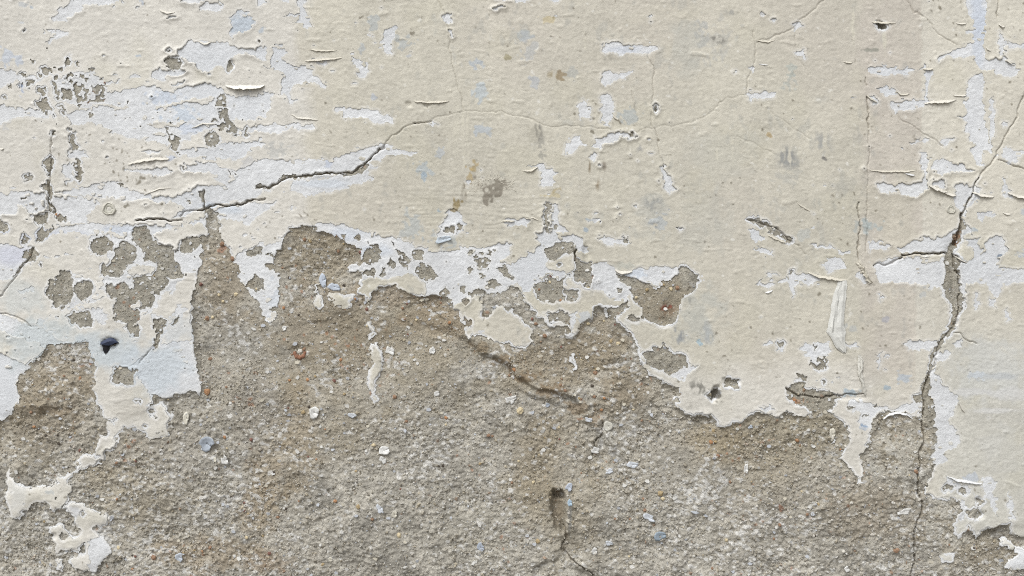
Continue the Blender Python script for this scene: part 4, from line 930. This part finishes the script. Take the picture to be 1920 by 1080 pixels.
PEB = '''387,735,8,o 62,801,5,o 58,773,5,b 148,845,4,r 218,868,4,b 571,449,5,b 581,452,4,y 634,471,4,b 675,473,4,r 644,457,4,y 644,535,4,k 541,520,3,k 529,502,3,b 666,560,4,o 674,572,3,k 687,580,4,r
570,655,4,b 638,675,4,o 532,577,4,o 591,706,4,y 577,712,4,o 543,713,3,o 626,714,4,r 843,605,5,o 755,578,5,b 763,570,3,r 826,558,3,b 826,568,3,b 780,600,4,c 792,562,3,b 764,627,3,r 758,598,4,b 775,670,3,y
891,561,4,o 1032,518,3,r 568,773,5,y 579,763,4,k 540,765,3,r 645,739,4,y 739,745,5,b 762,790,4,b 836,784,5,o 667,884,4,y 577,857,3,r 593,862,3,o 609,805,3,o 629,939,4,o 672,949,5,y 520,971,5,b 699,972,5,b
503,1040,4,r 604,1060,4,y 748,1003,5,c 916,817,5,b 923,818,3,b 830,874,4,k 822,875,3,k 751,917,3,r 1060,732,5,b 1086,747,4,y 1128,769,5,o 1115,744,4,b 1111,724,4,k 1004,805,3,o 1049,824,3,r 1022,821,3,y
1117,852,4,b 1090,888,3,b 1209,957,5,b 1154,972,3,b 1181,973,3,b 1206,936,4,b 1238,925,8,y 1243,935,6,c 1338,808,5,y 1334,830,5,o 1342,829,5,y 1347,855,4,b 1364,852,4,b 1370,905,5,b 1363,1014,5,c 1336,1066,4,b 1008,1015,5,y
1496,826,4,o 1577,843,4,o 1513,964,5,b 1463,985,5,b 1681,1033,6,b 1595,942,4,w 1582,1034,5,w 1527,1006,4,w 1628,1057,4,w 1519,867,4,w 1530,898,4,w 1717,884,5,b 1453,1012,4,b 1850,1023,3,w 1830,1030,3,k
975,770,9,c 1033,511,3,w 1051,563,4,o 1031,529,4,c 1258,542,4,c 1270,540,5,b 1213,543,5,y 1244,534,4,y 1248,573,4,r 1193,558,4,c 1133,602,4,c 1103,607,5,c 1146,640,5,y 1160,645,5,c 1118,693,5,y 1117,700,5,b 1133,747,4,o
1022,630,5,b 1005,607,5,b 998,598,4,r 965,693,5,o 1053,651,3,r 1154,609,3,r 1090,675,3,c 1051,722,3,b 1053,711,3,b 417,457,6,b 436,485,5,b 377,533,6,r 393,673,5,b 387,597,5,b 397,595,4,c 411,553,4,c 418,565,4,c 443,552,5,c 406,510,3,w
447,585,5,w 453,600,4,w 150,708,3,o 137,675,4,k 85,817,3,k 107,816,3,k 165,873,3,r 108,833,3,k 217,937,3,o 254,865,4,r 456,944,3,r 457,959,3,r 463,965,4,y 470,825,4,r 420,820,4,o 251,1045,4,r 285,1048,6,b 377,1043,5,b 390,1030,5,b 245,1069,4,o 375,1037,3,o 218,1030,5,c
340,1040,3,y 360,1035,5,y 105,402,4,o 196,155,3,r 1793,447,4,b 1815,705,3,w 955,705,4,b 560,940,4,b 535,955,3,k 460,1010,4,c 700,835,4,c 900,870,4,y 960,905,4,b 1000,905,4,c 1180,1045,4,c 1420,950,4,w 1560,975,4,w 1400,1050,4,w 1650,915,4,w'''.split()
plist = []
for s in PEB:
    a, b, c, k = s.split(','); plist.append((float(a), float(b), float(c), k))
while len(plist) < 292:
    a, b = rng.uniform(-40, 1960), rng.uniform(430, 1110)
    if lab_at(a, b) == 0: plist.append((a, b, rng.uniform(1.6, 3.2), 'bycwgkwcgwg'[rng.integers(11)]))
for k_, (a, b, c, k) in enumerate(plist):
    o = bpy.data.objects.new('pebble', RM[k][k_ % 3]); col.objects.link(o); o.parent = mortar
    o.location = wp(a, b, at_h(a, b) + .15 * c); o.rotation_euler = (0, rng.uniform(0, 6.28), 0)
    sx = c * S * rng.uniform(.6, .9); o.scale = (sx * rng.uniform(.85, 1.3), sx * .75, sx)

# ---------------------------------------------------------------- thin sheets: curls, strips, loose flakes
def sheet(name, G, thick, mat, parent, color, back=None, loc=None):
    """G: rows x columns of points (u, v, height); a closed thin shell"""
    G = np.asarray(G, float); a, b, _ = G.shape; P = wp(G[..., 0], G[..., 1], G[..., 2])
    du = np.gradient(P, axis=0); dv = np.gradient(P, axis=1); N = np.cross(du, dv); N /= np.linalg.norm(N, axis=2, keepdims=True) + 1e-12
    if N[..., 1].mean() > 0: N = -N
    Q = P - N * thick * S; v = np.concatenate([P.reshape(-1, 3), Q.reshape(-1, 3)]); m = a * b
    I = np.arange(m).reshape(a, b); f = np.stack([I[:-1, :-1], I[1:, :-1], I[1:, 1:], I[:-1, 1:]], -1).reshape(-1, 4)
    rim = np.concatenate([I[0, :], I[1:, -1], I[-1, -2::-1], I[-2:0:-1, 0]]); r2 = np.roll(rim, -1)
    q = np.concatenate([f, f[:, ::-1] + m, np.stack([rim, r2, r2 + m, rim + m], 1)])
    c1 = np.broadcast_to(np.asarray(color, float), (m, 3)) if np.ndim(color) < 2 else np.asarray(color).reshape(m, 3)
    c2 = c1 if back is None else np.broadcast_to(np.asarray(back, float), (m, 3))
    return mk(name, v, q, mat, parent, np.concatenate([c1, c2]), loc=loc)
CRM, BGE, WHT = lin((209, 205, 195)), lin((200, 195, 182)), lin((215, 216, 216))
# hinge line, width, curl angle, side (+1 the flap hangs down the picture, -1 up, 'l'/'r' sideways), colour
CURLS = [
 ('424,159 440,161 460,160 480,161 497,159', 13, 2.2, 1, lin((224, 221, 212))), ('776,190 800,191 825,191 842,190', 5, 1.8, 1, BGE), ('578,92 600,94 632,95', 4, 1.3, 1, BGE),
 ('572,114 590,111 615,110 642,108', 6, 1.1, 1, BGE), ('1632,39 1655,40 1680,42', 5, 1.2, 1, BGE), ('1733,193 1750,189 1770,188 1792,187', 7, 1.3, 1, CRM),
 ('1630,319 1660,320 1690,320 1718,319', 4, 1.2, 1, BGE), ('1697,325 1705,326 1714,328', 5, 1.4, 1, WHT), ('1740,346 1755,352 1776,360', 8, 1.6, 1, CRM), ('546,214 560,220 580,221 597,225', 4, 1.2, 1, CRM),
 ('1516,510 1535,516 1555,519 1588,525', 7, 1.5, 1, BGE), ('1768,358 1780,362 1792,366', 7, 1.5, 1, CRM), ('1822,360 1840,364 1862,368', 7, 1.7, 1, CRM), ('1888,360 1905,366 1935,369', 7, 1.7, 1, CRM),
 ('1153,505 1165,508 1185,508', 7, 1.3, 1, CRM), ('1680,170 1690,176 1705,176', 4, 1.1, 1, BGE), ('1793,43 1812,43', 4, 1.1, 1, CRM), ('1849,90 1858,95', 4, 1.2, 1, CRM), ('1872,45 1884,50', 6, 1.5, 1, CRM), ('1787,178 1812,178', 4, 1.1, 1, CRM),
 ('1777,892 1795,898 1812,900 1830,905 1842,906', 6, 1.5, 1, WHT), ('1655,785 1668,774 1685,772 1700,775 1712,785', 5, 1.2, 1, WHT), ('240,308 262,299 290,295 318,297', 7, .9, 1, CRM),
 ('300,18 312,22 328,22', 5, 1.4, 1, CRM), ('1790,478 1800,484 1815,492', 4, 1.3, 1, CRM), ('1580,115 1598,117', 3, 1.1, 1, BGE), ('1720,477 1735,478 1752,476', 6, 1.5, 1, WHT),
 ('980,320 995,318 1008,312', 5, 1.7, 1, BGE), ('1150,215 1160,224', 5, 1.3, 1, BGE), ('939,415 950,412 965,414', 4, 1.2, 1, BGE), ('1495,380 1520,395', 3, .9, 1, BGE), ('0,277 6,277', 4, 1.3, 1, CRM), ('1625,178 1636,186 1645,192', 4, 1.2, 1, BGE),
 ('1434,548 1448,544', 4, 1.2, 1, WHT), ('1422,120 1440,122', 2, 1.0, 1, WHT), ('1730,128 1750,128', 4, 1.2, 1, BGE), ('1800,752 1810,774', 4, 1.2, 1, CRM), ('1886,112 1897,120', 4, 1.2, 1, CRM), ('1878,398 1895,402', 4, 1.2, 1, CRM),
 ('1416,75 1440,78 1452,75', 3, 1.2, 1, BGE), ('360,240 380,230 405,232', 3, 1.0, 1, CRM), ('270,365 300,352 320,352', 3, 1.0, 1, CRM), ('1440,440 1475,455', 4, 1.0, 1, BGE), ('372,77 384,80 396,78', 4, 1.3, 1, CRM), ('985,410 1000,407 1010,412', 3, 1.0, 1, BGE),
]
for s, wd, ang, side, c in CURLS:
    P = pts('S', s); seg = np.hypot(*np.diff(P, axis=0).T); L = np.concatenate([[0], np.cumsum(seg)]); n = max(8, int(L[-1] / 1.6)); t = np.linspace(0, L[-1], n)
    X = np.interp(t, L, P[:, 0]); Y = np.interp(t, L, P[:, 1]) + .7 * np.convolve(rng.standard_normal(n + 4), [.2] * 5, 'valid')
    prof = np.sin(np.pi * np.linspace(.03, .97, n)) ** .6 * (1 + .22 * np.convolve(rng.standard_normal(n + 2), [.33] * 3, 'valid'))
    tn = np.stack([np.gradient(X), np.gradient(Y)]); tn /= np.hypot(*tn); nx_, ny_ = -tn[1] * side, tn[0] * side
    h0 = np.array([at_h(a, b, 'hc') for a, b in zip(X, Y)]) * .5 + np.mean([at_h(a, b, 'hc') for a, b in zip(X, Y)]) * .5 + .1
    G = []; al = 0; ou = 0; K = 7
    for k in range(K):
        G.append(np.stack([X + nx_ * al * wd * prof, Y + ny_ * al * wd * prof, h0 + ou * wd * prof], 1)); th = .45 + .38 * ang * k / (K - 1); al += math.cos(th) / (K - 1); ou += math.sin(th) / (K - 1)
    sheet('paint_curl', G, .5, M_FLAKE, wall, c)
# the long torn strip that hangs from the upper right seam
def rows_sheet(name, R, bulge, label, color, nc=9, crease=.45):
    R = np.array(R, float); NR = 15; yy = np.linspace(R[0, 0], R[-1, 0], NR); xl = np.interp(yy, R[:, 0], R[:, 1]); xr = np.interp(yy, R[:, 0], R[:, 2]); G = []
    for k, y in enumerate(yy):
        t = np.linspace(0, 1, nc); s = k / (NR - 1)
        x = xl[k] + (xr[k] - xl[k]) * t + 1.3 * rng.standard_normal() * (1 - t) ** 2 + 1.1 * rng.standard_normal() * t ** 2
        zz = np.interp(t, [0, crease * .55 + .05 * math.sin(5 * s), crease + .08 * math.sin(7 * s), .72, 1], [0, 1, .15, .9, .1])
        hh = at_h(x.mean(), y, 'top') + 1.0 + bulge * (zz + .35 * s) * (.25 + math.sin(math.pi * min(1, s * .95)) ** .7) * .8 + .5 * rng.standard_normal(nc)
        G.append(np.stack([x, np.full(nc, y) + 1.2 * np.sin(6 * t + k * .6), hh], 1))
    o = sheet(name, G, .6, M_FLAKE, wall, color); o.data.polygons.foreach_set('use_smooth', np.zeros(len(o.data.polygons), bool)); o['label'] = label; return o
rows_sheet('paint_strip', [(526, 1569, 1587), (535, 1567, 1587), (545, 1563, 1587), (560, 1559, 1587), (580, 1557, 1584), (600, 1553, 1582), (620, 1549, 1582), (632, 1556, 1583), (645, 1563, 1584), (655, 1572, 1585), (661, 1581, 1585)], 3.6, 'long folded grey white strip of paint hanging from a seam', lin((208, 208, 203)))
rows_sheet('paint_strip', [(665, 1607, 1614), (676, 1608, 1617), (690, 1606, 1616), (702, 1607, 1615), (715, 1611, 1618), (726, 1615, 1622), (740, 1618, 1622)], 4, 'short narrow curled strip of paint above the lower crack', lin((206, 204, 196)), 7)
rows_sheet('paint_strip', [(492, 1604, 1612), (500, 1611, 1620), (512, 1617, 1626), (524, 1622, 1630), (531, 1628, 1640)], 4, 'short twisted strip of beige paint beside the seam', BGE, 7)

def flake(u, v, w_, h_, rot, cup, c, seed, name='paint_flake', parent=None, back=None, ragged=.2):
    r = np.random.default_rng(seed); nr, na = 4, 11; rag = np.clip(1 + ragged * r.standard_normal(na), .6, 1.35)
    z0 = max(at_h(u + a * w_ * .35, v + b * h_ * .35, 'top') for a in (-1, 0, 1) for b in (-1, 0, 1)) + .5; G = []
    tilt = r.uniform(-.25, .1)
    for k in range(nr):
        q = max(k / (nr - 1), .04); th = np.linspace(0, 2 * np.pi, na + 1); rg = np.append(rag, rag[0]); x = np.cos(th) * w_ / 2 * q * rg; y = np.sin(th) * h_ / 2 * q * rg
        sq = np.abs(x / w_ * 2) ** 2; X = x * math.cos(rot) - y * math.sin(rot); Y = x * math.sin(rot) + y * math.cos(rot)
        G.append(np.stack([u + X, v + Y, z0 + cup * (sq * .8 + .4 * (y / h_ * 2) ** 2) + tilt * y + (.25 * r.standard_normal(na + 1) + .4 * cup * .3 * r.standard_normal(na + 1)) * q], 1)); G[-1][-1] = G[-1][0]
    L0 = wp(u, v, z0); o = sheet(name, G, .5, M_FLAKE, parent, c, back, loc=L0 if parent is None else None); return o
BL, BW, W_, CR_ = lin((172, 180, 190)), lin((204, 209, 215)), lin((222, 222, 219)), lin((214, 210, 196))
FL = [
 (387, 833, 24, 27, .5, 4.5, BL, 'blue grey shell shaped flake with a white rim on the mortar at lower left'),
 (349, 785, 11, 23, .1, 1.5, CR_, 'cream leaf shaped flake on the mortar just right of the pale paint tongue'),
 (421, 864, 11, 17, -.3, 2.5, W_, 'small bent white flake just below the blue grey shell shaped flake'),
 (403, 862, 6, 12, 0, 1, CR_, 'tiny upright cream flake left of the small bent white flake'),
 (589, 774, 15, 27, .25, 3, W_, 'curved white flake beside an ochre pebble on the left middle mortar'),
 (720, 845, 19, 14, -.3, 3, W_, 'upper white flake of the curled pair in the middle of the mortar'),
 (718, 862, 10, 17, -.5, 3, W_, 'lower twisted white flake of the curled pair in the middle of the mortar'),
 (958, 750, 21, 14, -.35, 2, W_, 'bright white flake standing out above the middle of the bare mortar'),
 (713, 953, 10, 18, -.6, 2, BW, 'slanting pale lilac flake low in the middle of the mortar'),
 (740, 963, 9, 16, .2, 1.5, CR_, 'thin pale cream flake right of the slanting pale lilac flake'),
 (901, 1028, 14, 17, .2, 1, lin((178, 186, 198)), 'flat blue flake alone on the mortar near the bottom edge'),
 (1187, 872, 20, 13, .1, 1.5, BW, 'pale blue flake lying right of the ridge in the mortar'),
 (1143, 884, 14, 9, -.3, 1, BW, 'small pale flake left of the pale blue flake by the mortar ridge'),
 (1217, 970, 20, 13, .5, 2.5, BW, 'white pointed flake above the striped grey blue flake'),
 (1238, 1004, 25, 18, -.1, 1.5, lin((160, 174, 186)), 'striped grey blue oval flake on the mortar at lower right of centre'),
 (1142, 1019, 15, 10, .3, 1, BW, 'small pale blue oval flake left of the striped grey blue flake'),
 (1115, 1035, 10, 17, -.2, 1.5, W_, 'upright white flake right of the deep groove'),
 (1400, 881, 8, 24, .15, 1.5, W_, 'narrow upright white flake on the bare mortar under the paint lobe'),
 (1067, 913, 14, 16, .6, 1.5, lin((180, 187, 198)), 'lilac blue flake at the top of the deep groove'),
 (1068, 941, 8, 14, 0, 1, lin((166, 187, 203)), 'bright sky blue flake just inside the rim of the deep groove'),
 (731, 658, 19, 13, .4, 2, W_, 'white flake right of the pale paint runner'),
 (811, 658, 11, 13, .2, 2, W_, 'small white flake on the brown mortar below the broken arch of paint'),
 (534, 615, 9, 9, .3, 1.5, W_, 'small white chip under the pointed tongue of white paint'),
 (819, 738, 11, 9, -.4, 1.5, W_, 'little white flake left of the bright white flake'),
 (1117, 846, 15, 14, .4, 2.5, W_, 'white flake caught in the cleft below the mortar ridge'),
 (1142, 800, 26, 22, .9, 3, lin((196, 194, 184)), 'grey white crust of paint on top of the mortar ridge'),
 (333, 1048, 14, 20, .3, 1.5, lin((190, 197, 206)), 'pale blue flake on the mortar near the bottom left'),
 (1697, 959, 26, 13, -.25, 2, W_, 'white ragged flake left of the lower right crack'),
 (1561, 815, 10, 24, -.1, 1.5, CR_, 'upright cream flake in the dark hollow beneath the paint'),
 (605, 526, 14, 28, -.35, 1.2, lin((182, 190, 201)), 'left blue flake of the pair near the top of the bare mortar'),
 (627, 538, 22, 15, .2, 1.2, lin((184, 192, 203)), 'right blue flake of the pair near the top of the bare mortar'),
 (832, 449, 28, 12, -.2, 4, lin((190, 200, 209)), 'curled pale blue flake under the white drop shaped patch'),
 (511, 889, 7, 7, 0, 1, W_, 'tiny white triangular chip on the left middle mortar'),
 (1408, 801, 9, 7, 0, 1, BL, 'tiny blue chip just below the edge of the paint lobe'),
 (1302, 960, 16, 6, .1, 1, BW, 'thin white sliver on the right middle mortar'),
 (619, 1050, 8, 8, 0, 1.2, CR_, 'small grey white chip in the mortar near the bottom edge'),
 (1027, 760, 9, 7, .2, 1, BL, 'tiny lilac chip at the top of the diagonal hollow'),
 (1103, 787, 14, 9, .5, 1.5, BW, 'pale chip left of the mortar ridge'),
 (1589, 1068, 9, 16, -.7, 2, W_, 'white leaning flake at the bottom edge left of the crack'),
 (660, 779, 15, 12, .5, .8, BW, 'faint pale blue smear like flake below the pale runner'),
]
for k, (u, v, w_, h_, rot, cup, c, lb) in enumerate(FL):
    o = flake(u, v, w_, h_, rot, cup, c, 100 + k, back=W_)
    tagk(o, category='paint flake', label=lb, group='loose paint flakes on the bare mortar')
# white crumbs caught all over the bare mortar, too many and too small to pick apart
V_, Q_, C_ = [], [], []; nb = 0
for k in range(4200):
    u, v = rng.uniform(-50, 1970), rng.uniform(430, 1120)
    if lab_at(u, v): continue
    r = 1.0 + 3.0 * rng.random() ** 6; na = 6; th = np.linspace(0, 2 * np.pi, na, endpoint=False) + rng.uniform(0, 1); z = at_h(u, v) + .7; rr = r * rng.uniform(.6, 1.3, na)
    tl = rng.uniform(-.5, .2)
    t = wp(u + rr * np.cos(th) * 1.2, v + rr * np.sin(th), z + .8 + tl * rr * np.sin(th)); b = wp(u + rr * np.cos(th) * 1.1, v + rr * np.sin(th) * .9, np.full(na, z - 1.2)); V_ += [t, b]
    for a in range(na): Q_.append((nb + a, nb + na + a, nb + na + (a + 1) % na, nb + (a + 1) % na))
    Q_ += [(nb, nb + 1, nb + 2, nb + 3), (nb, nb + 3, nb + 4, nb + 5)]; nb += 2 * na
    C_.append(np.tile(lin([(214, 213, 208), (194, 198, 204), (204, 198, 182), (218, 217, 212)][rng.integers(4)]) * .95, (2 * na, 1)))
o = mk('paint_crumbs', np.concatenate(V_), Q_, M_FLAKE, wall, np.concatenate(C_), smooth=False); o['kind'] = 'stuff'

# brick fragment in the render: an orange open ring round a pale core
fr = bpy.data.objects.new('brick_fragment', None); col.objects.link(fr); fr.parent = mortar; bpy.data.objects.remove(fr)
V_, Q_ = [], []; ng, nr_ = 14, 6
for a in range(ng):
    t = math.radians(-14 + 208 * a / (ng - 1))
    cu, cv = 562 + 9.5 * math.cos(t), 661 + 9.5 * math.sin(t); rad = (2.2 + 2.6 * math.sin(math.pi * (a + .5) / ng)) * (1 + .3 * math.sin(a * 2.3))
    for b in range(nr_):
        p = 2 * math.pi * b / nr_; V_.append(wp(cu + rad * math.cos(p) * math.cos(t), cv + rad * math.cos(p) * math.sin(t), at_h(562, 661) + 1.5 + rad * math.sin(p)))
for a in range(ng - 1):
    for b in range(nr_): Q_.append((a * nr_ + b, a * nr_ + (b + 1) % nr_, (a + 1) * nr_ + (b + 1) % nr_, (a + 1) * nr_ + b))
cl = np.tile(lin((152, 110, 88)), (len(V_), 1)) * rng.uniform(.75, 1.15, (len(V_), 1))
o = mk('brick_fragment', V_, Q_, M_STONE, mortar, cl); o['label'] = 'orange red ring shaped brick fragment set in the mortar'
o = bpy.data.objects.new('pebble', RM['w'][0]); col.objects.link(o); o.parent = mortar; o.location = wp(562, 659, at_h(562, 661) + 1.5); o.scale = (5 * S, 3 * S, 5 * S)

# old filled screw holes: a swirled ring of filler round a plug
def plug(u, v, R, lab_):
    V_, Q_ = [], []; na, nb_ = 26, 7; z = at_h(u, v, 'top')
    for a in range(na):
        t = 2 * math.pi * a / na; RR = R * (1 + .08 * math.sin(3 * t) + .05 * math.sin(7 * t + 1)); r = R * .17 * (1 + .3 * math.sin(2 * t + 1))
        for b in range(nb_):
            p = 2 * math.pi * b / nb_; V_.append(wp(u + (RR + r * math.cos(p)) * math.cos(t), v + (RR + r * math.cos(p)) * math.sin(t), z + .4 + r * .9 * math.sin(p)))
    for a in range(na):
        for b in range(nb_): Q_.append((a * nb_ + b, a * nb_ + (b + 1) % nb_, (a + 1) % na * nb_ + (b + 1) % nb_, (a + 1) % na * nb_ + b))
    o = mk('wall_plug', V_, Q_, M_FLAKE, wall, np.tile(lin((198, 195, 184)), (len(V_), 1))); o['label'] = lab_
    G = []
    for k in range(4):
        th = np.linspace(0, 2 * np.pi, 15); q = [.28, .5, .75, .95][k]; zz = [-2.2, .4, .7, .2][k]
        G.append(np.stack([u + q * R * np.cos(th), v + q * R * np.sin(th), z + zz + .2 * np.sin(3 * th)], 1))
    c = sheet('plug_face', G, .4, M_FLAKE, o, lin((192, 190, 178)))
plug(205, 392, 10.5, 'round swirled filler ring over an old screw hole'); plug(1782, 393, 7, 'small round filler ring over an old screw hole by the crack')
# wrinkled crackle of lifted paint round the dark bare patch
for k in range(22):
    t0 = math.radians(-200 + 210 * k / 21); r0, r1 = 17 + 5 * rng.random(), 30 + 14 * rng.random(); Pn = []
    for q in np.linspace(0, 1, 7):
        rr = r0 + (r1 - r0) * q; tt = t0 + .10 * math.sin(5 * q + k); Pn.append((924 + rr * math.cos(tt) * 1.05, 352 + rr * math.sin(tt) * .8, q))
    G = []
    for s_, hz in ((-.9, -.3), (0, .35), (.9, -.3)):
        G.append([(x - s_ * math.sin(t0) * (1 - .7 * q), y + s_ * math.cos(t0) * (1 - .7 * q), at_h(x, y, 'top') + .2 + hz * (1 - .6 * q)) for x, y, q in Pn])
    sheet('paint_wrinkle', G, .3, M_FLAKE, wall, BGE)

# black scrap pushed out of the hole on the left
V_ = []
def sc(u, v, h_): V_.append(wp(u, v, h_)); return len(V_) - 1
z = at_h(215, 655, 'top') + 1.0
body = bpy.data.objects.new('plastic_scrap', None); col.objects.link(body); L0 = wp(204, 645, z); body.location = L0
tagk(body, category='plastic scrap', label='crumpled black scrap of plastic sticking out of a hole in the blue tinted paint')
def tri(name, rows, c):
    G = [[(u, v, z + q) for u, v, q in r] for r in rows]
    o = sheet(name, G, .6, M_FLAKE, body, lin(c)); o.data.polygons.foreach_set('use_smooth', np.zeros(len(o.data.polygons), bool)); o.parent = body; o.location = (-L0[0], -L0[1], -L0[2]); return o
tri('folded_flap', [[(188.5, 643, 1), (197, 637.5, 2), (206, 633.5, 3), (210, 633, 1), (216, 636, 0)], [(192, 646, 3), (199, 643, 6), (207, 640, 8), (213, 638, 5), (219, 639, 1)], [(196, 647, 2), (203, 647.5, 4), (211, 647, 4), (217, 643, 3), (223, 642, 1)]], (62, 70, 92))
tri('crumpled_body', [[(192, 645, 0), (197, 641, -1), (204, 636, -1), (212, 633, -1), (224, 643, 0)], [(193, 650, 0), (198, 649, 1), (203, 648, 1), (206, 648, 0), (207, 648, -.5)], [(194, 657, 0), (197, 656, .5), (200, 656, .5), (203, 655, 0), (205, 655, -.5)], [(197, 663, 0), (198, 662.5, 0), (199.5, 662, 0), (201, 661, 0), (203, 660, -.5)]], (26, 26, 30))
print('TRIS', sum(len(m.loops) - 2 * len(m.polygons) for m in bpy.data.meshes), 'parts', len(creams), len(whites))
